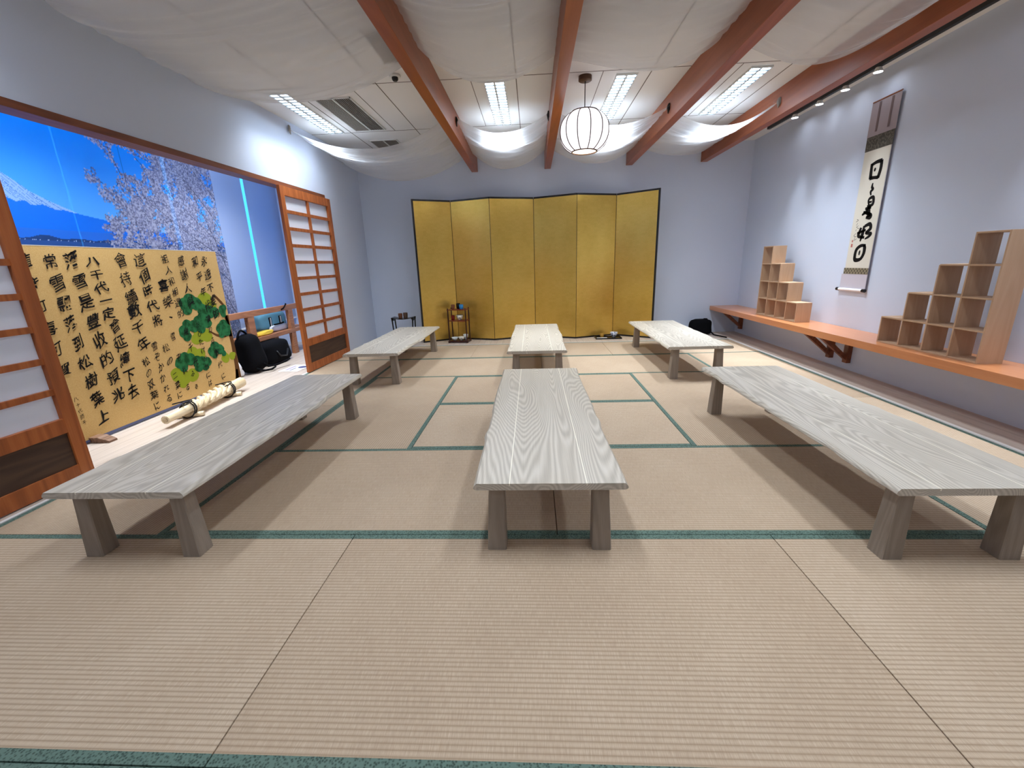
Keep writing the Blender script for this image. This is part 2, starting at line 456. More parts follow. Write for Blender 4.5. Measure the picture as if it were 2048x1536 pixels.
# ------------------------------------------------------------------ low tables
def live_edge(seed, L, w):
    rnd = random.Random(seed)
    knots = [(rnd.uniform(.15, .85)*L, rnd.uniform(.006, .013), rnd.uniform(.035, .07)) for _ in range(3)]
    ph = [rnd.uniform(0, 6.28) for _ in range(3)]
    def e(y):
        v = .005*math.sin(2.1*y+ph[0]) + .003*math.sin(6.3*y+ph[1])
        for c, a, s in knots:
            v += a*math.exp(-((y-c)/s)**2) * (1 if int(c*100) % 2 else -1)
        return v
    return e
def make_table(x, y0, label, seed, w=.585, L=1.845, skew=0):
    t = thing('low_table', label, 'table', (x, y0, 0), 0, 'low tables on the tatami')
    eL, eR = live_edge(seed, L, w), live_edge(seed+50, L, w)
    z0, z1 = .302, .330
    top = MB(); rings = []
    N = 96
    for i in range(N+1):
        y = L*i/N
        l = -w/2 - eL(y); r = w/2 + eR(y); k = skew*(y-L/2)
        l += k; r += k
        rings.append([(l+.010, y, z0), (r-.010, y, z0), (r, y, z0+.008), (r-.003, y, z0+.017), (r-.013, y, z1), (l+.013, y, z1), (l+.003, y, z0+.017), (l, y, z0+.008)])
    top.loft(rings).build('tabletop', M['table'], t)
    for fr in (.245, .745):
        xs = -w/2 + fr*w
        MB().poly([(xs-.0018-skew*L/2, -.0008, z0+.02), (xs+.0018-skew*L/2, -.0008, z0+.02), (xs+.0018-skew*L/2, -.0008, z1+.0006), (xs-.0018-skew*L/2, -.0008, z1+.0006)], (skew*L, L+.0016, 0)).build('seam_strip', M['seam'], t)
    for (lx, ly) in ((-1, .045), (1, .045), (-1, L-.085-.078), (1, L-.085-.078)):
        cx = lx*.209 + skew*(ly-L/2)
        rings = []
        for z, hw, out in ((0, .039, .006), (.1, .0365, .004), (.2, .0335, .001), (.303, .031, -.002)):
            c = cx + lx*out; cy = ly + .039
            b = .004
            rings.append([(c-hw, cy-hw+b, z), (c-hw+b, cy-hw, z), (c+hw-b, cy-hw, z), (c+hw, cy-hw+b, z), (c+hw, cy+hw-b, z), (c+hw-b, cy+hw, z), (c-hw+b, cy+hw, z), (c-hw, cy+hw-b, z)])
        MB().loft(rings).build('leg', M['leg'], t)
    return t
make_table(-1.755, -.200, 'low limed-wood table at the left front, beside the calligraphy board', 3, .58)
make_table(-.040, -.150, 'low limed-wood table in the centre front, nearest the camera in the middle', 11, .592)
make_table(1.487, -.205, 'low limed-wood table at the right front, cut off by the picture edge', 23, .58)
make_table(-1.695, 2.450, 'low limed-wood table at the left back, before the far sliding door', 31, .575, skew=.012)
make_table(-.055, 2.410, 'low limed-wood table in the centre back, facing the gold screen', 47, .58)
make_table(1.500, 2.450, 'low limed-wood table at the right back, in front of the black bag', 59, .61, skew=.01)

# ------------------------------------------------------------------ gold folding screen
SP = [(-1.775, 4.875), (-1.285, 5.155), (-.690, 4.955), (-.055, 5.185), (.560, 4.935), (1.155, 5.165), (1.660, 4.800)]
scr = thing('folding_screen', 'six-panel gold leaf folding screen with black border against the back wall', 'folding screen', (0, 5.0, 0))
HS = 2.068
for i in range(6):
    a = Vector((SP[i][0], SP[i][1]-5.0, 0)); b = Vector((SP[i+1][0], SP[i+1][1]-5.0, 0))
    d = b-a; Ln = d.length; ang = math.atan2(d.y, d.x)
    p = MB().box(0.004, Ln-.004, 0, .016, .02, HS-.02).build('panel', M['gold'], scr)
    p.location = a; p.rotation_euler = (0, 0, ang)
    fr = MB()
    fr.box(0.003, Ln-.003, -.004, .02, 0, .024, .002); fr.box(0.003, Ln-.003, -.004, .02, HS-.024, HS, .002)
    if i == 0:
        fr.box(-.018, .006, -.004, .02, 0, HS, .002)
    if i == 5:
        fr.box(Ln-.006, Ln+.018, -.004, .02, 0, HS, .002)
    fr.box(-.002, .004, .004, .02, .02, HS-.02); fr.box(Ln-.004, Ln+.002, .004, .02, .02, HS-.02)
    fr.build('border', M['black'], p)

# ------------------------------------------------------------------ sliding shoji doors on the left wall
def shoji(y0, y1, off, label):
    t = thing('sliding_door', label, 'sliding door', (0, 0, 0), LA, 'shoji sliding doors')
    m = lwm() @ Vector((off, 0, 0)); t.location = m
    T = .034
    fr = MB(); x0, x1 = -T, 0
    zt, zb = 2.0, .006
    fr.box(x0, x1, y0, y0+.072, zb, zt, .002); fr.box(x0, x1, y1-.072, y1, zb, zt, .002)
    fr.box(x0+.002, x1-.002, y0+.07, y1-.07, 1.908, zt, .002)
    fr.box(x0+.002, x1-.002, y0+.07, y1-.07, .298, .381, .002)
    fr.box(x0+.002, x1-.002, y0+.07, y1-.07, zb, .100, .002)
    fr.build('frame', M['shoji'], t)
    gr = MB(); ym = (y0+y1)/2
    gr.box(x0+.008, x1-.006, ym-.017, ym+.017, .38, 1.91)
    for k in range(1, 9):
        z = 1.908 - .1735*k
        gr.box(x0+.008, x1-.007, y0+.07, y1-.07, z+.0005, z+.034)
    gr.build('lattice', M['shoji'], t)
    MB().box(x0+.004, x0+.006, y0+.06, y1-.06, .37, 1.915).build('paper', M['shojipaper'], t)
    MB().box(x0+.008, x1-.012, y0+.066, y1-.066, .094, .304).build('kick_panel', M['shoji_panel'], t)
    return t
shoji(3.055, 4.140, .044, 'cedar shoji sliding door at the far end of the left wall opening')
shoji(-.485, .600, .044, 'cedar shoji sliding door nearest the camera, cut off at the left edge')

# ------------------------------------------------------------------ side bay: roller blinds, mural print
for (y0, y1, lab) in ((1.02, 2.075, 'white roller blind behind the left part of the mountain print'),
                      (2.09, 3.135, 'white roller blind behind the middle of the mountain print'),
                      (3.19, 4.42, 'white roller blind just right of the cherry blossom print'),
                      (4.485, 5.235, 'white roller blind farthest right, glowing blue along one edge')):
    t = thing('roller_blind', lab, 'blind', (-3.955, y0, 0), 0, 'roller blinds in the side bay')
    MB().box(-.0015, .0015, 0, y1-y0, .42, 2.52).build('blind_fabric', M['blind'], t)
    MB().box(-.008, .008, 0, y1-y0, .40, .425, .003).build('bottom_bar', M['white'], t)

def mural():
    y0, y1, z0, z1 = 1.25, 3.745, .35, 2.47
    ny, nz = 440, 374
    Y, Z = np.meshgrid(np.linspace(y0, y1, ny), np.linspace(z0, z1, nz), indexing='ij')
    rng = np.random.default_rng(5)
    C = np.zeros((ny, nz, 3))
    def L(h): return np.array(lin(h)[:3])
    g = np.clip((Z-1.45)/(2.3-1.45), 0, 1)[..., None]
    C[:] = L('#6fc0fa')*(1-g)**1.2 + L('#0898ff')*(1-(1-g)**1.2)
    top = np.interp(Y, [1.25, 1.4, 1.559, 1.637, 1.714, 1.84, 2.05, 2.45, 2.89, 3.4], [2.08, 2.0, 1.892, 1.842, 1.785, 1.729, 1.655, 1.603, 1.555, 1.50])
    snow = np.interp(Y, [1.25, 1.5, 1.6, 1.66, 1.7, 1.78, 1.86, 1.93, 2.0, 2.09, 2.2, 2.6], [1.83, 1.745, 1.70, 1.715, 1.685, 1.70, 1.672, 1.675, 1.662, 1.655, 1.645, 1.60])
    mt = Z < top
    C[mt] = L('#1478ea')
    mt2 = mt & (Z < 1.52); C[mt2] = L('#2a74da')
    sn = mt & (Z > snow) & (Y < 2.25)
    C[sn] = L('#9fc4ee')
    u = (Z-top) + (Y-1.5)*.35
    for k in range(16):
        c = -.22 + .022*k + rng.normal(0, .004)
        st = sn & (np.abs(u - c - .012*np.sin(9*Y+k)) < .0028) & (rng.random(Y.shape) < .8)
        C[st] = L('#3b78c4')
    # far shore
    hill = 1.452 + .018*np.exp(-((Y-1.74)/.09)**2) + .006*np.sin(23*Y)
    C[(Z < hill)] = L('#24406f')
    C[(Z < 1.432)] = L('#2d4f8a')
    m = (np.abs(Z-1.438) < .008) & (rng.random(Y.shape) < .08); C[m] = L('#c4d6ee')
    C[Z < 1.40] = L('#3f5f86')
    lo = (Z < 1.38); C[lo] = L('#5f6c88')
    # branches and blossom
    segs = []
    def branch(p, q, w, depth):
        p = np.array(p); q = np.array(q)
        n = 8; bend = rng.normal(0, .03, 2)
        prev = p
        for i in range(1, n+1):
            t = i/n; c = p+(q-p)*t+bend*math.sin(PI*t)
            segs.append((prev, c, w*(1-.6*t))); prev = c
            if depth > 0 and rng.random() < .72:
                d = (q-p); a = rng.choice([-1, 1])*rng.uniform(.3, .95)
                r = np.array([d[0]*math.cos(a)-d[1]*math.sin(a), d[0]*math.sin(a)+d[1]*math.cos(a)])*rng.uniform(.25, .5)
                branch(c, c+r, w*.55, depth-1)
    for p, q, wd in (((3.75, 1.30), (2.55, 2.02), .011), ((3.75, 1.42), (2.74, 2.23), .009), ((3.78, 1.62), (3.0, 2.4), .009), ((3.78, 1.95), (3.25, 2.46), .008),
                     ((3.72, 1.32), (2.78, 1.74), .008), ((3.75, 1.33), (2.45, 1.52), .008), ((3.72, 1.15), (3.35, 2.05), .012), ((3.78, 1.0), (3.1, 1.50), .010), ((3.75, .6), (3.5, 1.3), .014), ((3.78, .45), (3.3, 1.1), .012)):
        branch(p, q, wd, 3)
    def disc(c, r, col, mixv):
        i0 = int((c[0]-r-y0)/(y1-y0)*(ny-1)); i1 = int((c[0]+r-y0)/(y1-y0)*(ny-1))+2
        j0 = int((c[1]-r-z0)/(z1-z0)*(nz-1)); j1 = int((c[1]+r-z0)/(z1-z0)*(nz-1))+2
        i0, j0 = max(i0, 0), max(j0, 0)
        if i1 <= i0 or j1 <= j0:
            return
        ys = Y[i0:i1, j0:j1]; zs = Z[i0:i1, j0:j1]
        k = ((ys-c[0])**2+(zs-c[1])**2 < r*r)
        sub = C[i0:i1, j0:j1]; sub[k] = sub[k]*(1-mixv)+col*mixv
    pal = [L('#9493a8'), L('#6f6d80'), L('#bdbac8'), L('#4e4c5e'), L('#84818f'), L('#3c3a48')]
    def dens(yy, zz):
        edge = np.interp(zz, [.3, 1.35, 1.5, 1.6, 1.8, 2.0, 2.2, 2.45], [2.4, 2.42, 2.5, 3.0, 2.95, 2.85, 2.92, 3.02])
        return np.clip((yy-edge)/.35, 0, 1)
    for (a, b, wd) in segs:
        n = max(2, int(np.hypot(*(b-a))/.005))
        for t in np.linspace(0, 1, n):
            disc(a+(b-a)*t, max(wd*.6, .0035), L('#2a2733'), .85)
    for _ in range(9000):
        yy, zz = rng.uniform(2.4, y1), rng.uniform(z0, z1)
        if rng.random() < dens(yy, zz)*.85:
            disc((yy, zz), rng.uniform(.004, .011), pal[rng.integers(len(pal))], rng.uniform(.55, .95))
    for (a, b, wd) in segs:
        for _ in range(3):
            c = a+(b-a)*rng.random()+rng.normal(0, .016, 2)
            disc(c, rng.uniform(.005, .011), pal[rng.integers(3)], .8)
    for (a, b, wd) in segs:
        if wd > .0045:
            for t in np.linspace(0, 1, max(2, int(np.hypot(*(b-a))/.005))):
                disc(a+(b-a)*t, wd*.5, L('#221f2a'), .8)
    # seams between the printed widths
    for ys in (2.575,):
        k = np.abs(Y-ys) < .004; C[k] = C[k]*.45
    ver = np.stack([np.zeros_like(Y), Y, Z], -1).reshape(-1, 3)
    idx = np.arange(ny*nz).reshape(ny, nz)
    q = np.stack([idx[:-1, :-1], idx[1:, :-1], idx[1:, 1:], idx[:-1, 1:]], -1).reshape(-1, 4)
    me = bpy.data.meshes.new('mural')
    me.from_pydata(ver.tolist(), [], q.tolist())
    at = me.attributes.new('print', 'FLOAT_COLOR', 'POINT')
    at.data.foreach_set('color', np.concatenate([C.reshape(-1, 3), np.ones((ny*nz, 1))], 1).astype(np.float32).ravel())
    m = bpy.data.materials.new('printed_fabric'); m.use_nodes = True
    t = m.node_tree; t.nodes.clear()
    out = t.nodes.new('ShaderNodeOutputMaterial'); av = t.nodes.new('ShaderNodeAttribute'); av.attribute_name = 'print'
    d = t.nodes.new('ShaderNodeBsdfDiffuse'); tr_ = t.nodes.new('ShaderNodeBsdfTranslucent'); mx = t.nodes.new('ShaderNodeMixShader'); mx.inputs[0].default_value = .4
    t.links.new(av.outputs['Color'], d.inputs[0]); t.links.new(av.outputs['Color'], tr_.inputs[0])
    t.links.new(d.outputs[0], mx.inputs[1]); t.links.new(tr_.outputs[0], mx.inputs[2])
    tp = t.nodes.new('ShaderNodeBsdfTransparent'); m2 = t.nodes.new('ShaderNodeMixShader'); m2.inputs[0].default_value = .14
    t.links.new(mx.outputs[0], m2.inputs[1]); t.links.new(tp.outputs[0], m2.inputs[2]); t.links.new(m2.outputs[0], out.inputs[0])
    r = thing('printed_curtain', 'blue printed curtain of a snowy mountain and cherry blossom behind the calligraphy board', 'curtain', (-3.87, 0, 0))
    link('print_fabric', me, m, r)
    MB().box(-.012, .012, y0, y1, z1-.01, z1+.025, .004).build('top_rail', M['steel'], r)
mural()

# ------------------------------------------------------------------ lettering helpers
def glyph_mesh(ch, bold):
    c = bpy.data.curves.new('glyph', 'FONT'); c.body = ch; c.size = 1; c.resolution_u = 2; c.offset = bold
    o = bpy.data.objects.new('glyph', c); COL.objects.link(o)
    dg = bpy.context.evaluated_depsgraph_get(); dg.update()
    me = bpy.data.meshes.new_from_object(o.evaluated_get(dg))
    vs = [(v.co.x-.5, v.co.y-.38) for v in me.vertices]; fs = [tuple(p.vertices) for p in me.polygons]
    bpy.data.objects.remove(o); bpy.data.curves.remove(c); bpy.data.meshes.remove(me)
    return vs, fs

class Ink:
    def __init__(s): s.v = []; s.f = []
    def glyph(s, ch, y, z, h, wd, bold, rnd):
        """brush-like character on a plane facing +x (left to right = +y)"""
        vs, fs = glyph_mesh(ch, bold)
        sh = rnd.uniform(-.05, .22); a = [rnd.uniform(0, 6.28) for _ in range(4)]; rot = rnd.uniform(-.1, .1)
        n = len(s.v)
        for (x, q) in vs:
            x2 = x + .055*math.sin(6*q+a[0]) + .022*math.sin(19*q+a[1])
            q2 = q + .26*x + .045*math.sin(6*x+a[2]) + .024*math.sin(17*x+a[3]) + sh*x*.3
            x2, q2 = x2*math.cos(rot)-q2*math.sin(rot), x2*math.sin(rot)+q2*math.cos(rot)
            s.v.append((0, y+x2*wd, z+q2*h))
        s.f += [tuple(i+n for i in fc) for fc in fs]
    def stroke(s, pts, ws, flip=1):
        """brush stroke ribbon in the y/z plane"""
        P = []
        for i in range(len(pts)-1):
            p0 = pts[max(i-1, 0)]; p1 = pts[i]; p2 = pts[i+1]; p3 = pts[min(i+2, len(pts)-1)]
            for k in range(8):
                t = k/8
                q = [.5*(2*p1[j]+(p2[j]-p0[j])*t+(2*p0[j]-5*p1[j]+4*p2[j]-p3[j])*t*t+(3*p1[j]-p0[j]-3*p2[j]+p3[j])*t**3) for j in (0, 1)]
                P.append((q[0], q[1], ws[i]+(ws[i+1]-ws[i])*t))
        P.append((pts[-1][0], pts[-1][1], ws[-1]))
        n = len(s.v)
        for i, (y, z, w) in enumerate(P):
            a = P[max(i-1, 0)]; b = P[min(i+1, len(P)-1)]
            d = math.hypot(b[0]-a[0], b[1]-a[1]) or 1
            ny, nz = -(b[1]-a[1])/d, (b[0]-a[0])/d
            s.v += [(0, y+ny*w, z+nz*w), (0, y-ny*w, z-nz*w)]
        for i in range(len(P)-1):
            s.f.append((n+2*i, n+2*i+1, n+2*i+3, n+2*i+2))
    def build(s, name, m, parent, x):
        me = bpy.data.meshes.new(name); me.from_pydata([(x, a, b) for _, a, b in s.v], [], s.f); me.update()
        return link(name, me, m, parent)

# ------------------------------------------------------------------ calligraphy board on wooden feet
BXX = -3.268
cb = thing('calligraphy_board', 'tan board of brushed black calligraphy with a green pine, standing in the side bay', 'board', (0, 0, 0))
MB().box(BXX-.012, BXX, .92, 2.735, .030, 1.352, .001).build('panel', M['board'], cb)
MB().box(BXX-.014, BXX+.001, .92, 2.737, .012, .030).build('bottom_edge', mat('blue_grey_edge', '#4d5578', .5), cb)
MB().box(BXX-.013, BXX+.0006, .92, 2.736, 1.351, 1.355).build('top_edge', M['board_edge'], cb)
for yy in (1.10, 2.45):
    ft = MB(); prof = []
    for k in range(15):
        t = k/14; x = BXX-.13+.27*t
        prof.append((x, .014 + .030*math.sin(PI*t)**.8 + (.006 if k % 7 == 3 else 0)))
    ring0 = [(x, yy-.03-.008*math.sin(PI*i/14), z) for i, (x, z) in enumerate(prof)]
    pts0 = [(prof[0][0], yy-.032, 0)] + ring0 + [(prof[-1][0], yy-.032, 0)]
    pts1 = [(a, 2*yy-b, c) for a, b, c in pts0]
    ft.loft([pts0, pts1]).build('foot', M['footwood'], cb)
rnd = random.Random(3)
def column(txt, y, zt, zb, w, bold, drift=0):
    ink = Ink()
    n = len(txt); step = (zt-zb)/max(n-1, 1)
    for i, ch in enumerate(txt):
        if ch == '、':
            ink.glyph(ch, y+.03, zt-step*i+.03, .1, .1, .012, rnd); continue
        ink.glyph(ch, y+drift*(i/max(n-1, 1))+rnd.uniform(-.006, .006), zt-step*i, min(step*.86, w*1.0)*rnd.uniform(.85, 1.08), w*rnd.uniform(.76, .98), bold*rnd.uniform(.2, 1.25)-.003, rnd)
    ink.build('brush_writing', M['ink'], cb, BXX+.0032)
column('永遠不變的', 2.556, 1.262, .755, .105, .012)
column('和平年代', 2.435, 1.255, .84, .095, .012, .03)
column('感謝人與', 2.268, 1.262, .90, .105, .010)
column('祖人和相遇的', 2.098, 1.275, .805, .095, .010, .03)
column('喜樂、', 2.01, 1.055, .79, .12, .022, .02)
column('這個時代將', 1.848, 1.268, .775, .125, .016, .02)
column('會持續', 1.682, 1.265, .985, .115, .010)
column('數千年', 1.678, .88, .61, .13, .028)
column('八千代一定', 1.462, 1.255, .880, .12, .026)
column('會延續下去', 1.490, .785, .265, .118, .018)
column('落雪是豐收的預兆', 1.315, 1.262, .275, .118, .018, .05)
column('常雪飄落到松樹葉上', 1.172, 1.255, .155, .108, .020, .03)
column('值時可喜可賀、', 1.030, 1.255, .40, .10, .026, .01)
column('八十代師子', 1.063, .335, .160, .034, .004)
column('松の双葉に', 1.660, .465, .085, .085, .012, -.005)
column('雪ぞかかれる', 1.770, .570, .110, .080, .010, .02)
column('松の', 1.885, .535, .420, .080, .012)
column('雪ぞ', 1.988, .620, .430, .075, .010)
column('二葉に', 1.902, .285, .105, .070, .014)
column('れる', 2.012, .300, .145, .065, .016)
column('幾千代', 2.140, .640, .345, .078, .014, .02)
column('ふる', 2.102, .255, .125, .060, .018)
column('おひたけの世には', 2.290, .680, .110, .066, .012, -.01)
column('變わらぬ', 2.438, .720, .395, .070, .012)
column('御代に', 2.455, .375, .130, .070, .010, .02)
# pine: clumps of overlapping discs in thin layers of paint
def blob(circles, x, name, m):
    mb = MB()
    for i, (y, z, r) in enumerate(circles):
        n = 22; xx = x + i*.00004
        vs = [mb.bm.verts.new((xx, y+r*1.14*(1+.07*math.sin(5*k*2*PI/n+i))*math.cos(2*PI*k/n), z+r*1.04*(1+.05*math.sin(3*k*2*PI/n+i))*math.sin(2*PI*k/n))) for k in range(n)]
        mb.bm.faces.new(vs)
    return mb.build(name, m, cb)
blob([(2.456, .885, .085), (2.52, .83, .06), (2.30, .585, .075), (2.38, .56, .06), (2.235, .55, .05), (2.157, .43, .06), (2.24, .40, .06), (1.93, .285, .06), (2.01, .235, .06), (2.10, .235, .06), (1.97, .19, .04), (2.56, .30, .05), (2.66, .30, .04), (2.69, .31, .025)], BXX+.0003, 'lime_foliage', M['lime'])
br = Ink()
br.stroke([(2.690, .045), (2.700, .2), (2.708, .4), (2.700, .58), (2.690, .72)], [.044, .030, .026, .026, .02])
br.stroke([(2.665, .04), (2.690, .15)], [.030, .012])
br.stroke([(2.70, .56), (2.62, .52), (2.52, .54), (2.42, .60)], [.022, .016, .012, .006])
br.stroke([(2.71, .80), (2.66, .86), (2.58, .93), (2.54, .86)], [.012, .016, .012, .006])
br.stroke([(2.705, .72), (2.705, .5)], [.028, .02])
br.build('trunk', M['bark'], cb, BXX+.0006)
blob([(2.20, .88, .06), (2.27, .90, .07), (2.34, .87, .06), (2.21, .83, .05), (2.40, .80, .06), (2.48, .78, .06), (2.55, .77, .05), (2.40, .72, .05),
      (2.12, .64, .055), (2.17, .685, .055), (2.24, .67, .055), (2.31, .70, .06), (2.37, .74, .05), (2.33, .645, .05), (2.14, .595, .045), (2.42, .68, .05),
      (1.99, .375, .05), (2.05, .405, .055), (2.11, .385, .055), (2.02, .335, .045), (2.19, .345, .055), (2.25, .325, .055), (2.31, .315, .045), (2.19, .29, .045), (2.27, .285, .045),
      (2.40, .40, .05), (2.45, .435, .055), (2.51, .40, .05), (2.55, .35, .03), (2.42, .36, .035),
      (2.58, .60, .055), (2.63, .63, .055), (2.675, .59, .045), (2.58, .545, .04), (2.66, .55, .04), (2.655, .78, .045), (2.69, .80, .03), (2.66, .74, .035)], BXX+.0010, 'pine_foliage', M['pine'])

# ------------------------------------------------------------------ bamboo bundle on the bay floor
bt = thing('bamboo_flower_holder', 'pale bamboo and branch bundle tied with dark cord, lying before the board', 'ornament', (-2.975, 1.86, 0), math.atan2(-(2.381-1.334), 0) + PI/2)
bt.rotation_euler = (0, 0, .105)
def tubeend(mb_pts, r, name):
    MB().tube(mb_pts, r, 12).build(name, M['bamboo'], bt, 'auto')
pts = []; rr = []
for i in range(41):
    t = i/40
    pts.append((.004*math.sin(9*t), -.53+1.06*t, .072 + .012*t)); rr.append(.030+.020*t+(.003 if i % 9 == 0 else 0))
tubeend(pts, rr, 'main_culm')
for s_ in (0, 1, 2):
    p2 = []
    for i in range(61):
        t = i/60; a = 2*PI*(2.2*t)+s_*2.09
        rad = .040+.012*t
        p2.append((rad*math.cos(a), -.24+.52*t, .078+.012*t+rad*.8*math.sin(a)))
    MB().tube(p2, .017, 8).build('twisted_stem', M['bamboo'], bt, 'auto')
for yy in (-.27, .30):
    MB().tube([(-.10, yy-.02, .021), (0, yy, .021), (.10, yy+.03, .021)], .021, 12).build('cross_piece', M['bamboo'], bt, 'auto')
    e = MB().lathe([(.012, 0), (.011, .002)], 12).build('hollow_end', M['bamboo_in'], bt)
    e.rotation_euler = (0, PI/2, .2); e.location = (.1, yy+.03, .021)
    for dy in (-.012, .012):
        c = []
        for k in range(17):
            a = 2*PI*k/16
            c.append((.062*math.cos(a), yy+dy+.02*math.sin(a), .066+.062*math.sin(a)))
        MB().tube(c, .0055, 6).build('cord', M['cord'], bt)
    kn = []
    for k in range(25):
        a = 2*PI*k/24
        kn.append((-.01+.055*math.sin(a), yy-.03+.05*math.sin(2*a), .135+.012*math.cos(a)))
    MB().tube(kn, .005, 6).build('bow', M['cord'], bt)
e = MB().lathe([(.018, 0), (.017, .003)], 14).build('hollow_end', M['bamboo_in'], bt)
e.rotation_euler = (PI/2, 0, 0); e.location = (0, -.531, .072)

# ------------------------------------------------------------------ low wooden rack in the bay and what lies there
rk = thing('wooden_rack', 'low brown wooden rack with top rail and one shelf in the side bay', 'rack', (-3.50, 0, 0))
MB().box(-.04, 0, 2.60, 4.78, .620, .690, .003).build('top_rail', M['rack'], rk)
MB().box(-.33, 0, 3.38, 4.78, .300, .352, .003).build('shelf_board', M['rack'], rk)
for y0, y1, zb in ((3.37, 3.49, .300), (4.26, 4.36, 0), (2.60, 2.70, 0), (4.68, 4.78, 0)):
    MB().box(-.05, -.002, y0, y1, zb, .625, .003).build('post', M['rack'], rk)
MB().box(-.33, -.27, 4.26, 4.36, 0, .305, .003).build('post', M['rack'], rk)
MB().box(-.33, -.27, 3.40, 3.48, 0, .305, .003).build('post', M['rack'], rk)

def soft_block(hx, hy, h, p=4.0, top=.86, n=28, m=14, wob=.012, seed=0):
    rd = random.Random(seed); ph = [rd.uniform(0, 6.28) for _ in range(4)]
    rings = []
    for j in range(m+1):
        t = j/m; z = h*t
        s = (1-(abs(2*t-1))**6)**(1/3.2) if 0 < t < 1 else .0
        s = max(s, .55)
        s *= 1-(1-top)*t
        r = []
        for i in range(n):
            a = 2*PI*i/n; ca, sa = math.cos(a), math.sin(a)
            k = (abs(ca)**p+abs(sa)**p)**(-1/p)
            w_ = 1+wob*math.sin(3*a+ph[0]+5*t)+wob*math.sin(5*a+ph[1]-7*t)
            r.append((hx*ca*k*s*w_, hy*sa*k*s*w_, z))
        rings.append(r)
    return MB().loft(rings)

t = thing('backpack', 'black backpack with a loop handle, leaning by the calligraphy board', 'backpack', (-3.40, 3.175, .019), -.12)
t.rotation_euler = (.13, 0, -.12)
soft_block(.13, .165, .43, 3.2, .74, seed=1, wob=.025).build('body', M['fabric_black'], t, True)
hd = [(-.02, -.10+.16*k/10, .415+.075*math.sin(PI*k/10)) for k in range(11)]
MB().tube(hd, .011, 8).build('handle', M['fabric_black'], t, True)
MB().tube([(.10, .02, .10), (.14, .06, .03), (.17, .15, .012), (.20, .30, .010), (.19, .38, .012)], .012, 6).build('strap', M['fabric_black'], t, True)
MB().tube([(.12, -.10, .06), (.16, -.04, .012), (.21, .02, .010), (.20, .10, .010)], .011, 6).build('strap', M['fabric_black'], t, True)
t = thing('duffel_bag', 'black duffel bag pushed under the shelf of the brown rack', 'bag', (-3.50, 3.685, 0), .0)
soft_block(.165, .305, .292, 3.6, .88, seed=2, wob=.02).build('body', M['fabric_black'], t, True)
MB().tube([(.158, -.12, .17), (.18, -.08, .10), (.182, .05, .085), (.165, .12, .16)], .010, 6).build('handle', M['matte_black'], t, True)
tag(soft_block(.085, .085, .19, 2.4, .6, 20, 9, .10, 5).build('plastic_bag', M['white'], None, False, (-3.45, 2.895, 0)), 'crumpled white plastic bag between the board and the black backpack', 'plastic bag')

t = thing('backpack', 'blue grey backpack with black striped straps, standing on the rack shelf', 'backpack', (-3.765, 4.22, .352))
soft_block(.075, .31, .25, 5, .94, seed=8, wob=.012).build('body', M['steel_blue'], t, True)
for dy in (-.12, .12):
    stp = MB().box(.066, .082, dy-.028, dy+.028, .03, .185, .005).build('strap', M['fabric_black'], t)
    for k in (-1, 1):
        MB().box(.0822, .0832, dy+k*.008-.003, dy+k*.008+.003, .05, .18).build('stripe', M['white'], stp)
t = thing('draped_strap', 'black strap hung over the top rail of the rack', 'strap', (-3.52, 4.20, 0))
MB().tube([(.022, -.12, .640), (.024, -.06, .655), (.022, 0, .696), (0, .05, .703), (-.02, .08, .703), (-.042, .12, .696), (-.044, .16, .62)], .009, 6).build('webbing', M['fabric_black'], t, True)
tag(soft_block(.055, .225, .082, 3.2, .8, 24, 8, .04, 21).build('folded_garment', M['white'], None, True, (-3.622, 4.175, .352)), 'folded white garment on the rack shelf in front of the blue grey backpack', 'clothing')
tag(MB().tube([(-3.60, 4.03, .446), (-3.585, 4.08, .447), (-3.585, 4.18, .448), (-3.61, 4.26, .447), (-3.63, 4.31, .446)], .010, 6).build('black_sash', M['fabric_black']), 'black sash lying on the folded white garment in the rack', 'sash')
tag(soft_block(.050, .20, .060, 3, .85, 22, 8, .05, 4).build('folded_cloth', M['yellow'], None, True, (-3.57, 3.715, .352)), 'folded yellow cloth on the rack shelf beside the post', 'cloth')
t = thing('leaflet', 'white printed leaflet on the bay floor at the foot of the far door', 'leaflet', (-2.97, 3.31, 0), 0)
MB().poly([(-.14, -.16, .001), (.10, -.17, .001), (.12, .16, .001), (-.12, .18, .001)], (0, 0, .002)).build('sheet', M['paper'], t)
MB().lathe([(.055, 0), (.055, .0004)], 20, (.05, .05, .0032), True).build('round_print', M['navy'], t)
MB().poly([(-.10, -.10, .0032), (-.06, -.11, .0032), (-.05, .12, .0032), (-.09, .13, .0032)], (0, 0, .0004)).build('bar_print', M['purple'], t)
MB().poly([(-.03, -.12, .0032), (-.01, -.12, .0032), (.0, .0, .0032), (-.02, .0, .0032)], (0, 0, .0004)).build('bar_print', M['navy'], t)

# ------------------------------------------------------------------ long shelf on the right wall
sh = thing('wall_shelf', 'long orange wooden shelf running along the right wall', 'shelf', (XR, 0, 0))
z1s = .412
pl = MB()
def sx(y): return -.415 + .012*(5.2-y)*1.0
ys = [YF+.4, YB-.002]
pl.loft([[(sx(y), y, z1s-.062), (-.001, y, z1s-.062), (-.001, y, z1s), (sx(y), y, z1s)] for y in ys])
pl.build('board', M['shelf'], sh)
for yb in (2.985, 2.73, 5.02):
    b = MB()
    b.box(-.045, -.001, yb-.03, yb+.03, .075, z1s-.062, .002)
    b.poly([(-.335, yb-.022, z1s-.063), (-.265, yb-.022, z1s-.063), (-.022, yb-.022, .13), (-.022, yb-.022, .085)], (0, .044, 0))
    b.build('bracket', M['header'], sh)

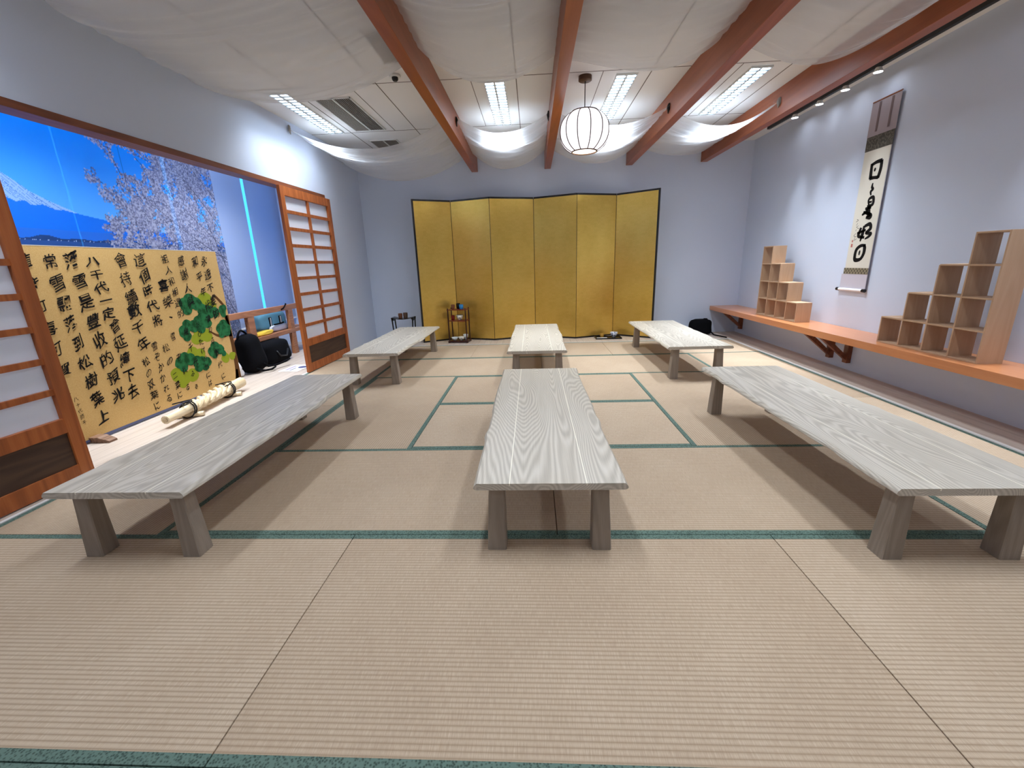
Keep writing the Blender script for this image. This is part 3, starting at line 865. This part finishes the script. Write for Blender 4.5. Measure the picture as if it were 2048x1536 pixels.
def stair(y_low, y_high, n, label, x0=2.795, x1=2.955):
    """stepped open cube shelf; y_low is the one-cube end, y_high the tall end"""
    t = thing('stepped_cube_shelf', label, 'cube shelf', (0, 0, z1s), 0, 'stepped cube shelves')
    p = (y_high-y_low)/n; q = .208; th = .011; s = 1 if p > 0 else -1
    for k in range(n+1):
        y = y_low+p*k; h = q*min(k+1, n)
        a, b = sorted((y - (0 if k == 0 else th*s*.5 if k < n else th*s), y + (th*s if k == 0 else th*s*.5 if k < n else 0)))
        MB().box(x0, x1, a, b, 0, h, .0012).build('upright', M['box_v'], t)
    for r in range(n+1):
        k0 = max(r-1, 0)
        a, b = sorted((y_low+p*k0, y_high))
        z = q*r - (th if r == n else 0 if r == 0 else th/2)
        MB().box(x0+.0008, x1-.0008, a+.001, b-.001, z, z+th, .0012).build('shelf_board', M['box'], t)
    return t
stair(2.080, 1.235, 4, 'pale wooden stepped cube shelf on the wall shelf nearer the camera')
stair(3.250, 4.100, 4, 'pale wooden stepped cube shelf at the far end of the wall shelf')

# ------------------------------------------------------------------ hanging scroll
sc_ = thing('hanging_scroll', 'long hanging scroll with five large brushed characters on the right wall', 'scroll', (XR-.0, 0, 0))
xo = -.018
def sheet(ya, yb, za, zb, name, m, dx=0, wav=0):
    return MB().box(xo-dx-.0010, xo-dx, ya, yb, za, zb).build(name, m, sc_)
sheet(2.664, 2.980, .80, 2.440, 'backing', M['silk_low'])
sheet(2.659, 2.981, 2.034, 2.156, 'brocade_band', M['brocade'], .0018)
sheet(2.655, 2.985, 2.155, 2.446, 'top_silk', M['silk'], .0015, 1)
sheet(2.668, 2.978, .992, 2.036, 'paper', M['scrollpaper'], .0018)
sheet(2.666, 2.990, .935, .993, 'pattern_band', M['pattern'], .0018)
sheet(2.668, 3.012, .790, .935, 'lower_silk', M['silk_low'], .0012)
for y in (2.745, 2.885):
    sheet(y-.012, y+.012, 2.19, 2.43, 'ribbon', mat('ribbon_brown', '#6b5a5c', .8), .004)
MB().tube([(xo, 2.66, 2.445), (xo, 2.98, 2.445)], .007, 8).build('top_rod', M['header'], sc_)
MB().tube([(xo-.004, 2.690, .785), (xo-.004, 3.016, .785)], .013, 12).build('roller', M['white'], sc_)
for a, b in ((2.660, 2.692), (3.014, 3.046)):
    MB().tube([(xo-.004, a, .785), (xo-.004, b, .785)], .0165, 12).build('roller_knob', M['black'], sc_)
SCROLL = [([(2.86, 1.921), (2.855, 1.853), (2.849, 1.788)], [0.009, 0.0103, 0.0116]), ([(2.863, 1.906), (2.805, 1.922), (2.742, 1.924)], [0.0078, 0.009, 0.0103]), ([(2.747, 1.929), (2.743, 1.857), (2.758, 1.78)], [0.0103, 0.0103, 0.0103]), ([(2.857, 1.794), (2.803, 1.792), (2.752, 1.786)], [0.0103, 0.0078, 0.009]), ([(2.808, 1.875), (2.811, 1.86), (2.813, 1.845)], [0.0039, 0.0078, 0.0039]), ([(2.806, 1.747), (2.808, 1.713), (2.79, 1.693), (2.813, 1.675), (2.803, 1.642)], [0.0039, 0.0078, 0.0065, 0.0078, 0.0039]), ([(2.807, 1.556), (2.821, 1.598), (2.804, 1.619), (2.767, 1.619), (2.763, 1.56), (2.828, 1.551)], [0.0052, 0.0065, 0.0078, 0.009, 0.009, 0.0052]), ([(2.818, 1.584), (2.777, 1.584)], [0.0052, 0.0052]), ([(2.845, 1.529), (2.772, 1.539)], [0.0065, 0.009]), ([(2.799, 1.542), (2.797, 1.505), (2.78, 1.452)], [0.0103, 0.0129, 0.0129]), ([(2.812, 1.52), (2.84, 1.493), (2.875, 1.478)], [0.009, 0.0078, 0.0052]), ([(2.862, 1.503), (2.766, 1.472), (2.767, 1.446), (2.818, 1.453)], [0.0065, 0.009, 0.0103, 0.0065]), ([(2.854, 1.364), (2.866, 1.32), (2.87, 1.287), (2.791, 1.272)], [0.0078, 0.0103, 0.009, 0.0065]), ([(2.818, 1.379), (2.823, 1.304), (2.837, 1.238)], [0.0065, 0.0116, 0.0039]), ([(2.895, 1.314), (2.789, 1.34)], [0.0065, 0.0065]), ([(2.813, 1.372), (2.752, 1.388), (2.734, 1.347), (2.782, 1.312), (2.719, 1.303), (2.739, 1.277), (2.783, 1.258)], [0.0078, 0.0103, 0.0103, 0.0065, 0.009, 0.0078, 0.0039]), ([(2.753, 1.199), (2.815, 1.198), (2.863, 1.166), (2.873, 1.11), (2.859, 1.069), (2.795, 1.075), (2.764, 1.122), (2.763, 1.177), (2.781, 1.203)], [0.0065, 0.009, 0.0103, 0.0103, 0.0116, 0.009, 0.0103, 0.0116, 0.0065]), ([(2.816, 1.156), (2.819, 1.137), (2.819, 1.112)], [0.0039, 0.0065, 0.0039])]
ik = Ink()
for P, W in SCROLL:
    ik.stroke(P, [q*1.75 for q in W])
ik.build('brush_characters', M['ink'], sc_, xo-.0032)
ik = Ink()
for P in [[(2.928, 1.444), (2.908, 1.434), (2.936, 1.42)], [(2.909, 1.409), (2.924, 1.387)], [(2.895, 1.385), (2.916, 1.371), (2.88, 1.357)], [(2.911, 1.351), (2.923, 1.338)], [(2.91, 1.316), (2.933, 1.294), (2.897, 1.283)], [(2.917, 1.281), (2.921, 1.246)], [(2.889, 1.266), (2.914, 1.253)]]:
    ik.stroke(P, [.0022]*len(P))
ik.build('signature', M['ink_grey'], sc_, xo-.0032)
ik = Ink(); ik.stroke([(2.939, 1.22), (2.939, 1.188)], [.012, .012]); ik.stroke([(2.939, 1.255), (2.939, 1.235)], [.009, .009]); ik.build('seal', M['seal'], sc_, xo-.0032)

# ------------------------------------------------------------------ small wares along the back wall
def cup(r0, r1, h):
    return MB().lathe([(0, 0), (r0*.8, 0), (r0, h*.12), (r1*1.02, h*.6), (r1, h), (r1-.004, h), (r1*.95-.004, h*.55), (r0-.004, h*.2), (0, h*.15)], 24)
def put_cup(name, r0, r1, h, m, loc, label, cat='cup', group=None):
    return tag(cup(r0, r1, h).build(name, m, None, 'auto', loc), label, cat, group)
st = thing('side_stand', 'small black lacquer stand with arched legs left of the gold screen', 'stand', (-2.09, 4.93, 0))
tp = MB(); rings = []
for i in range(21):
    t = i/20; x = -.165+.33*t; z = .402 - .022*math.sin(PI*t)
    rings.append([(x, -.085, z-.010), (x, .085, z-.010), (x, .085, z), (x, -.085, z)])
tp.loft(rings).build('top', M['black'], st)
for sx_ in (-1, 1):
    for sy_ in (-1, 1):
        MB().tube([(sx_*.160, sy_*.07, .398), (sx_*.158, sy_*.07, .35), (sx_*.150, sy_*.07, .2), (sx_*.146, sy_*.07, 0)], [.016, .011, .009, .010], 8).build('leg', M['black'], st)
    MB().poly([(sx_*.16, -.07, .395), (sx_*.16, -.07, .345), (sx_*.13, -.07, .385)], (0, .14, 0)).build('corner_brace', M['black'], st)
put_cup('tea_cup', .028, .032, .075, M['terracotta'], (-2.135, 4.93, .381), 'reddish brown tea cup, left one on the small black stand', group='cups on the black stand')
put_cup('tea_cup', .031, .034, .085, M['umber'], (-2.055, 4.93, .380), 'dark brown tea cup, right one on the small black stand', group='cups on the black stand')

rc = thing('tea_shelf', 'narrow dark red three-tier tea shelf standing before the gold screen', 'shelf', (-1.225, 4.885, 0), -.13)
bs = MB(); bs.box(-.155, .155, -.105, .105, .008, .030, .003)
for a in (-1, 1):
    for b in (-1, 1):
        bs.box(a*.14-.015, a*.14+.015, b*.09-.015, b*.09+.015, 0, .01)
bs.build('base_board', M['red_lacquer'], rc)
for a in (-1, 1):
    for b in (-1, 1):
        MB().box(a*.137-.0075, a*.137+.0075, b*.088-.0075, b*.088+.0075, .028, .520, .001).build('post', M['red_lacquer'], rc)
MB().box(-.15, .15, -.10, .10, .492, .503, .002).build('shelf_board', M['red_shelf'], rc)
MB().box(-.14, .14, -.095, .095, .326, .337, .002).build('shelf_board', M['red_shelf'], rc)
put_cup('tea_cup', .024, .030, .068, M['terracotta'], (-1.302, 4.89, .503), 'brown tea cup on the top of the red tea shelf', group='cups on the tea shelf')
put_cup('tea_cup', .028, .030, .082, M['black'], (-1.226, 4.92, .503), 'black tea cup in the middle of the tea shelf top', group='cups on the tea shelf')
put_cup('tea_cup', .030, .032, .068, M['bluecup'], (-1.170, 4.86, .503), 'bright blue tea cup on the top of the tea shelf', group='cups on the tea shelf')
put_cup('tea_cup', .026, .029, .075, M['redcup'], (-1.310, 4.88, .337), 'red tea cup on the middle tier of the tea shelf', group='cups on the tea shelf')
def bowl(name, r, h, m, loc, label, group=None):
    return tag(MB().lathe([(0, 0), (r*.42, 0), (r*.42, h*.1), (r*.75, h*.35), (r, h), (r-.003, h), (r*.7, h*.4), (0, h*.2)], 28).build(name, m, None, True, loc), label, 'bowl', group)
M['creambowl'] = mat('cream_glaze', '#d8d0bd', .3)
_T = NT(M['creambowl']); _T.l(_T.ramp(_T.noise(_T.coords(), 40, 2), [(.5, '#dcd5c3'), (.66, '#6b6f80')]), _T.b.inputs['Base Color'])
M['bluewhite'] = mat('blue_white_glaze', '#d5d8dc', .25)
_T = NT(M['bluewhite']); _T.l(_T.ramp(_T.noise(_T.coords(), 45, 3), [(.44, '#e0e1e2'), (.6, '#5a6788')]), _T.b.inputs['Base Color'])
bowl('tea_bowl', .054, .078, M['creambowl'], (-1.205, 4.87, .337), 'cream patterned tea bowl on the middle tier of the tea shelf')
bowl('tea_bowl', .054, .048, M['celadon'], (-1.300, 4.862, .030), 'grey white bowl, left one on the bottom of the tea shelf')
bowl('tea_bowl', .050, .056, M['creambowl'], (-1.192, 4.845, .030), 'patterned bowl in the middle on the bottom of the tea shelf')
bowl('tea_bowl', .040, .080, M['celadon'], (-1.140, 4.925, .030), 'tall pale bowl, right one at the back of the tea shelf bottom')

ty = thing('serving_tray', 'flat black lacquer tray on the floor before the right of the gold screen', 'tray', (1.04, 4.90, 0), 0)
tb = MB(); tb.box(-.19, .19, -.095, .095, .002, .010, .002)
tb.box(-.195, .195, -.10, -.09, .0, .020, .002); tb.box(-.195, .195, .09, .10, 0, .020, .002); tb.box(-.195, -.185, -.10, .10, 0, .020, .002); tb.box(.185, .195, -.10, .10, 0, .020, .002)
tb.build('tray_body', M['black'], ty)
put_cup('tea_cup', .024, .033, .060, M['ochre'], (.955, 4.935, .010), 'small ochre yellow cup on the black tray')
bowl('tea_bowl', .058, .075, M['bluewhite'], (1.135, 4.93, .010), 'blue and white tea bowl on the black tray')
tag(MB().box(-.075, .075, -.03, .03, 0, .006, .001).build('folded_napkin', M['paper'], None, False, (.945, 4.848, .0103)), 'folded white napkin on the black tray', 'napkin')

t = thing('shoulder_bag', 'rounded black bag on the floor by the back wall under the shelf end', 'bag', (2.455, 5.03, 0), .05)
soft_block(.172, .095, .235, 2.8, .93, 28, 14, .012, 12).build('body', M['fabric_black'], t, True)
MB().tube([(.03, 0, .222), (.05, 0, .24), (.09, 0, .238), (.11, 0, .212)], .009, 6).build('grab_loop', M['fabric_black'], t, True)
MB().tube([(.12, -.085, .06), (.16, -.13, .012), (.20, -.22, .009), (.24, -.36, .009)], .010, 6).build('strap', M['fabric_black'], t, True)

# ------------------------------------------------------------------ draped voile under the ceiling
def drape(name, label, L0, R0, prof, seed, knots=()):
    """L0/R0: (x, y_near, y_far, z_near, z_far) of the two attached sides; prof: (y, z) along the lowest line"""
    rd = random.Random(seed); NU, NV = 64, 90
    ph = [rd.uniform(0, 6.28) for _ in range(8)]
    ys = np.array([p[0] for p in prof]); zs = np.array([p[1] for p in prof])
    par = np.linspace(0, 1, len(prof))
    verts = []
    for j in range(NV+1):
        v = j/NV
        ym = float(np.interp(v, par, ys)); zm = float(np.interp(v, par, zs))
        for i in range(NU+1):
            u = i/NU; w_ = 2*u-1
            xs = L0[0]+(R0[0]-L0[0])*u
            y_s = (L0[1]+(L0[2]-L0[1])*v)*(1-u)+(R0[1]+(R0[2]-R0[1])*v)*u
            z_s = (L0[3]+(L0[4]-L0[3])*v)*(1-u)+(R0[3]+(R0[4]-R0[3])*v)*u
            b = 1-abs(w_)**2.1
            y = y_s+(ym-y_s)*b**.8; z = z_s+(zm-z_s)*b
            k = b**.5*(1-.5*b)
            rip = .013*abs(math.sin(PI*4.3*v+ph[0]+.9*w_))+.010*abs(math.sin(PI*8.1*v+ph[1]-1.4*w_))+.004*math.sin(2*PI*15*v+ph[2]+3*w_)-.014
            z += rip*k*2.2
            z += .006*math.sin(2*PI*11*v+ph[3])*(1-b)
            verts.append((xs, y, z))
    faces = [(j*(NU+1)+i, j*(NU+1)+i+1, (j+1)*(NU+1)+i+1, (j+1)*(NU+1)+i) for j in range(NV) for i in range(NU)]
    me = bpy.data.meshes.new(name); me.from_pydata(verts, [], faces); me.update()
    t = thing(name, label, 'drape', (0, 0, 0), 0, 'voile drapes under the ceiling')
    link('voile_sheet', me, M['sheer'], t, True)
    for (x, y, z) in knots:
        kb = MB()
        for q in range(3):
            kb.tube([(x, y+.012*q-.012, z+.03), (x+.008*math.cos(q*2), y+.012*q-.01, z), (x, y+.015*q-.02, z-.035-.01*q)], [.006, .011, .004], 7)
        kb.build('tie', M['cord'] if abs(x) < 2 else M['vent'], t, True)
    return t
e = .004
b1l, b1r, b2l, b2r, b3l, b3r, b4l = -.95-e, -.86+e, .115-e, .205+e, 1.285-e, 1.375+e, 2.34-e
def fold(y0, zn, zt, yf, zf, zm=None):
    s_ = [(y0, zn), (y0+.09, zn-.035), (y0+.19, (zn+zt)/2-.01), (y0+.29, zt), (y0+.36, zt+.018), (y0+.45, zt+.032), (y0+.62, zt+.030)]
    m_ = zm if zm else (zt+.02+zf)/2
    s_ += [(y0+.85, m_+.006), (yf-.12, zf+.006), (yf, zf)]
    return s_
drape('voile_drape', 'white voile drape farthest back in the wide left bay, tied to the left wall', (-2.69, 3.46, 4.90, 2.615, 2.56), (b1l, 3.40, 4.85, 2.63, 2.57), fold(3.52, 2.405, 2.335, 4.80, 2.292), 1, [(-2.685, 3.47, 2.625)])
drape('voile_drape', 'white voile drape at the back between the first and second beams', (b1r, 3.37, 4.70, 2.625, 2.57), (b2l, 3.42, 4.75, 2.632, 2.585), fold(3.47, 2.490, 2.396, 4.75, 2.384), 2, [(b1r+.004, 3.40, 2.60), (b2l-.004, 3.43, 2.62)])
drape('voile_drape', 'white voile drape at the back, just behind the round lantern', (b2r, 3.42, 4.75, 2.632, 2.585), (b3l, 3.19, 4.67, 2.58, 2.578), fold(3.40, 2.480, 2.340, 4.72, 2.390), 3, [(b3l-.004, 3.22, 2.57)])
drape('voile_drape', 'white voile drape farthest right at the back, gathered onto the last beam', (b3r, 3.35, 4.80, 2.57, 2.575), (b4l, 3.20, 4.90, 2.575, 2.57), fold(3.42, 2.428, 2.395, 4.80, 2.455), 4, [(b4l-.004, 3.23, 2.575)])
def ffold(y0, zn, zt, yf, zf):
    return [(y0, zn), (y0+.1, zn-.04), (y0+.22, zt), (y0+.32, zt+.02), (y0+.55, zt+.03), (y0+.85, zt+.035), (yf-.15, zf+.008), (yf, zf)]
drape('voile_drape', 'large white voile drape nearest the camera in the wide left bay', (-2.745, .80, 2.30, 2.615, 2.615), (b1l, .75, 2.05, 2.63, 2.62), ffold(.62, 2.42, 2.315, 2.0, 2.362), 5)
drape('voile_drape', 'large white voile drape nearest the camera between the first and second beams', (b1r, .75, 1.90, 2.63, 2.617), (b2l, .75, 2.20, 2.64, 2.645), ffold(.68, 2.46, 2.385, 1.98, 2.420), 6)
drape('voile_drape', 'large white voile drape nearest the camera, in front of the round lantern', (b2r, .75, 2.30, 2.64, 2.645), (b3l, .70, 2.10, 2.63, 2.642), ffold(.65, 2.46, 2.390, 2.02, 2.460), 7)
drape('voile_drape', 'large white voile drape nearest the camera, farthest right before the last beam', (b3r, .70, 2.05, 2.60, 2.62), (b4l, .60, 1.68, 2.58, 2.575), ffold(.60, 2.42, 2.340, 1.92, 2.400), 8)

# ------------------------------------------------------------------ ceiling fluorescent fittings
def fluorescent(cx, cy, label, mat_l, first={}):
    if mat_l.name in first:
        return dup(first[mat_l.name], (cx, cy, ZC), label)
    t = thing('ceiling_light', label, 'ceiling light', (cx, cy, ZC), 0, 'fluorescent ceiling lights')
    W, L = .185, 1.235
    fr = MB()
    fr.box(-W/2, -W/2+.006, -L/2, L/2, -.016, -.001); fr.box(W/2-.006, W/2, -L/2, L/2, -.016, -.001)
    fr.box(-W/2, W/2, -L/2, -L/2+.006, -.016, -.001); fr.box(-W/2, W/2, L/2-.006, L/2, -.016, -.001)
    fr.box(-.004, .004, -L/2, L/2, -.0155, -.001)
    fr.build('frame', M['fixture'], t)
    for s in (-1, 1):
        MB().box(s*.046-.037, s*.046+.037, -L/2+.008, L/2-.008, -.006, -.002).build('tube', mat_l, t)
        xs = [s*.046-.041, s*.046-.038, s*.046+.038, s*.046+.041]
        yl = []
        for k in range(18):
            y = -L/2+.012+k*(L-.024)/17
            yl += [y-.0018, y+.0018]
        lv = MB(); vv = [[lv.bm.verts.new((x, y, -.007)) for y in yl] for x in xs]; fs = []
        for i in range(3):
            for j in range(len(yl)-1):
                if i != 1 or j % 2 == 0:
                    fs.append(lv.bm.faces.new((vv[i][j], vv[i+1][j], vv[i+1][j+1], vv[i][j+1])))
        ex = bmesh.ops.extrude_face_region(lv.bm, geom=fs)
        bmesh.ops.translate(lv.bm, verts=[q for q in ex['geom'] if isinstance(q, bmesh.types.BMVert)], vec=(0, 0, -.010))
        lv.build('louvre', M['louvre'], t)
    ld = bpy.data.lights.new('lamp_light', 'AREA'); ld.shape = 'RECTANGLE'; ld.size = W-.02; ld.size_y = L-.03
    ld.energy = {'fluorescent_tube': 13.5, 'fluorescent_tube_left_dim': 8, 'fluorescent_tube_dim': 5, 'fluorescent_tube_far': 2.5, 'fluorescent_tube_bay': 22}[mat_l.name]; ld.spread = math.radians(115); ld.color = (.86, .93, 1.0)
    lo = bpy.data.objects.new('lamp_light', ld); COL.objects.link(lo); lo.parent = t; lo.location = (0, 0, -.019)
    first[mat_l.name] = t
    return t
LXs = (-2.37, -.395, .765, 1.905)
LN = ('in the wide left bay by the air vent', 'between the first and second beams', 'behind the round lantern', 'between the last two beams at the right')
for r, cy in enumerate((3.335, -.2, -2.75)):
    for k, cx in enumerate(LXs):
        fluorescent(cx, cy, ('%s ceiling light ' % ('lit twin-tube', 'front row', 'hindmost')[r]) + LN[k] + ('', ', nearer the camera', ', behind the camera')[r], M['lamp_left_dim' if r == 0 and k == 0 else ('lamp', 'lamp_dim', 'lamp_far')[r]])
for cy, nm in ((1.35, 'above the calligraphy board'), (3.35, 'above the brown rack')):
    fluorescent(-3.02, cy, 'fluorescent ceiling light of the side bay ' + nm, M['lamp_bay'])
# ------------------------------------------------------------------ vents, detector, track lights, lantern
def vent(cx, cy, L, label, group='ceiling air vents'):
    t = thing('air_vent', label, 'air vent', (cx, cy, ZC), 0, group)
    W = .36
    fr = MB(); fr.box(-W/2, W/2, -L/2, -L/2+.012, -.010, -.001); fr.box(-W/2, W/2, L/2-.012, L/2, -.010, -.001)
    fr.box(-W/2, -W/2+.012, -L/2, L/2, -.010, -.001); fr.box(W/2-.012, W/2, -L/2, L/2, -.010, -.001); fr.box(-.006, .006, -L/2, L/2, -.010, -.001)
    fr.build('frame', M['fixture'], t)
    MB().box(.006, W/2-.012, -L/2+.012, L/2-.012, -.003, -.001).build('duct_opening', M['vent_dark'], t)
    MB().box(-W/2+.012, -.006, -L/2+.012, L/2-.012, -.003, -.001).build('return_opening', M['vent'], t)
    for (x0, x1, n) in ((-W/2+.012, -.006, 9), (.006, W/2-.012, 8)):
        sl = MB()
        for k in range(n):
            x = x0+(x1-x0)*(k+.5)/n
            sl.box(x-.0035, x+.0035, -L/2+.012, L/2-.012, -.008, -.0035)
        sl.build('slats', M['vent'], t)
    return t
vent(-1.95, 3.42, 1.02, 'long double air vent beside the left ceiling light')
vent(-1.95, 4.62, .55, 'short air vent half hidden by the rear left drape')
vent(-1.05, 2.02, .50, 'air vent at the edge of the front left drape by the first beam')
t = thing('ceiling_vent', 'small dark square vent above the rear right drape', 'air vent', (1.98, 4.62, ZC), 0)
MB().box(-.16, .16, -.16, .16, -.008, -.001, .002).build('frame', M['fixture'], t)
MB().box(-.14, .14, -.14, .14, -.0095, -.008).build('grille', M['vent_dark'], t)
t = thing('smoke_detector', 'round smoke detector on the ceiling left of the first beam', 'detector', (-1.215, 2.50, ZC))
MB().lathe([(.0, 0), (.045, 0), (.050, -.012), (.046, -.018), (0, -.018)], 24).build('base', M['fixture'], t, 'auto')
MB().lathe([(.0, -.018), (.026, -.018), (.026, -.034), (.018, -.045), (0, -.045)], 20).build('sensor', M['matte_black'], t, 'auto')

tk = thing('light_track', 'black ceiling track between the last beam and the right wall', 'light track', (2.90, 2.80, ZC))
MB().box(-.018, .018, -2.4, 1.75, -.046, -.001, .002).build('rail', M['matte_black'], tk)
SPY = (2.77, 3.17, 3.55, 3.98, 1.30, .88)
SN = ('nearest the camera', 'second from the camera', 'third from the camera', 'farthest from the camera', 'above the nearer cube shelf', 'at the track end by the camera')
for y, nm in zip(SPY, SN):
    t = thing('track_spotlight', 'small lit spotlight on the black track, %s' % nm, 'spotlight', (2.90, y, ZC-.046), 0, 'track spotlights')
    MB().lathe([(0, 0), (.022, 0), (.026, -.01), (.036, -.036), (.034, -.036), (.02, -.012), (0, -.010)], 20).build('housing', M['fixture'], t, 'auto')
    MB().lathe([(0, -.031), (.031, -.031), (.031, -.034), (0, -.038)], 20).build('bulb', M['spot'], t, 'auto')
    ld = bpy.data.lights.new('spot_beam', 'SPOT'); ld.energy = 75; ld.spot_size = math.radians(54); ld.spot_blend = 1.0; ld.shadow_soft_size = .03
    ld.color = (.82, .90, 1.0)
    lo = bpy.data.objects.new('spot_beam', ld); COL.objects.link(lo); lo.parent = t; lo.location = (-.0, 0, -.045)
    lo.rotation_euler = (0, math.radians(10), 0)

pn = thing('pendant_lantern', 'round white paper lantern with dark ribs hanging from the ceiling', 'pendant lamp', (.405, 2.74, ZC))
MB().lathe([(0, 0), (.058, 0), (.058, -.035), (.050, -.040), (0, -.040)], 28).build('canopy', M['brass'], pn, 'auto')
MB().tube([(0, 0, -.04), (0, 0, -.30)], .004, 8).build('cable', M['matte_black'], pn)
zc_ = -.437; Rr = .218; hh = .160
def lr(t): return Rr*math.sqrt(max(0, 1-(abs(t)*.875)**2.3))
prof = [(lr(-1+2*i/24)*1.0, zc_+hh*(-1+2*i/24)) for i in range(25)]
MB().lathe(prof, 48).build('shade', M['shade'], pn, True)
MB().lathe([(0, zc_-hh+.004), (prof[0][0]-.004, zc_-hh+.004), (prof[0][0]-.004, zc_-hh+.010), (0, zc_-hh+.010)], 36).build('bottom_diffuser', M['shade_hot'], pn)
rb = MB()
for k in range(12):
    a = 2*PI*k/12+.13
    rb.tube([((r+.003)*math.cos(a), (r+.003)*math.sin(a), z) for r, z in prof], .0042, 6)
rb.build('ribs', M['rib'], pn)
for z, r in ((zc_-hh, prof[0][0]), (zc_+hh, prof[-1][0])):
    MB().lathe([(r-.005, z-.005), (r+.005, z-.005), (r+.005, z+.006), (r-.005, z+.006), (r-.005, z-.005)], 36).build('ring', M['brass'], pn)
MB().lathe([(0, zc_+hh+.004), (prof[-1][0]-.003, zc_+hh+.004), (prof[-1][0]-.003, zc_+hh+.008), (0, zc_+hh+.008)], 30).build('top_plate', M['brass'], pn)

# ------------------------------------------------------------------ daylight outside and render look
wd = bpy.data.worlds.new('sky'); SC.world = wd; wd.use_nodes = True
bg = wd.node_tree.nodes['Background']
bg.inputs[0].default_value = (.05, .36, 1.0, 1); bg.inputs[1].default_value = 1.6
SC.view_settings.view_transform = 'Standard'; SC.view_settings.look = 'None'
SC.view_settings.exposure = 0.84; SC.view_settings.gamma = 1.0
SC.view_settings.use_curve_mapping = False
SC.cycles.use_denoising = True
SC.cycles.max_bounces = 10; SC.cycles.diffuse_bounces = 6; SC.cycles.transparent_max_bounces = 16
SC.cycles.sample_clamp_indirect = 6
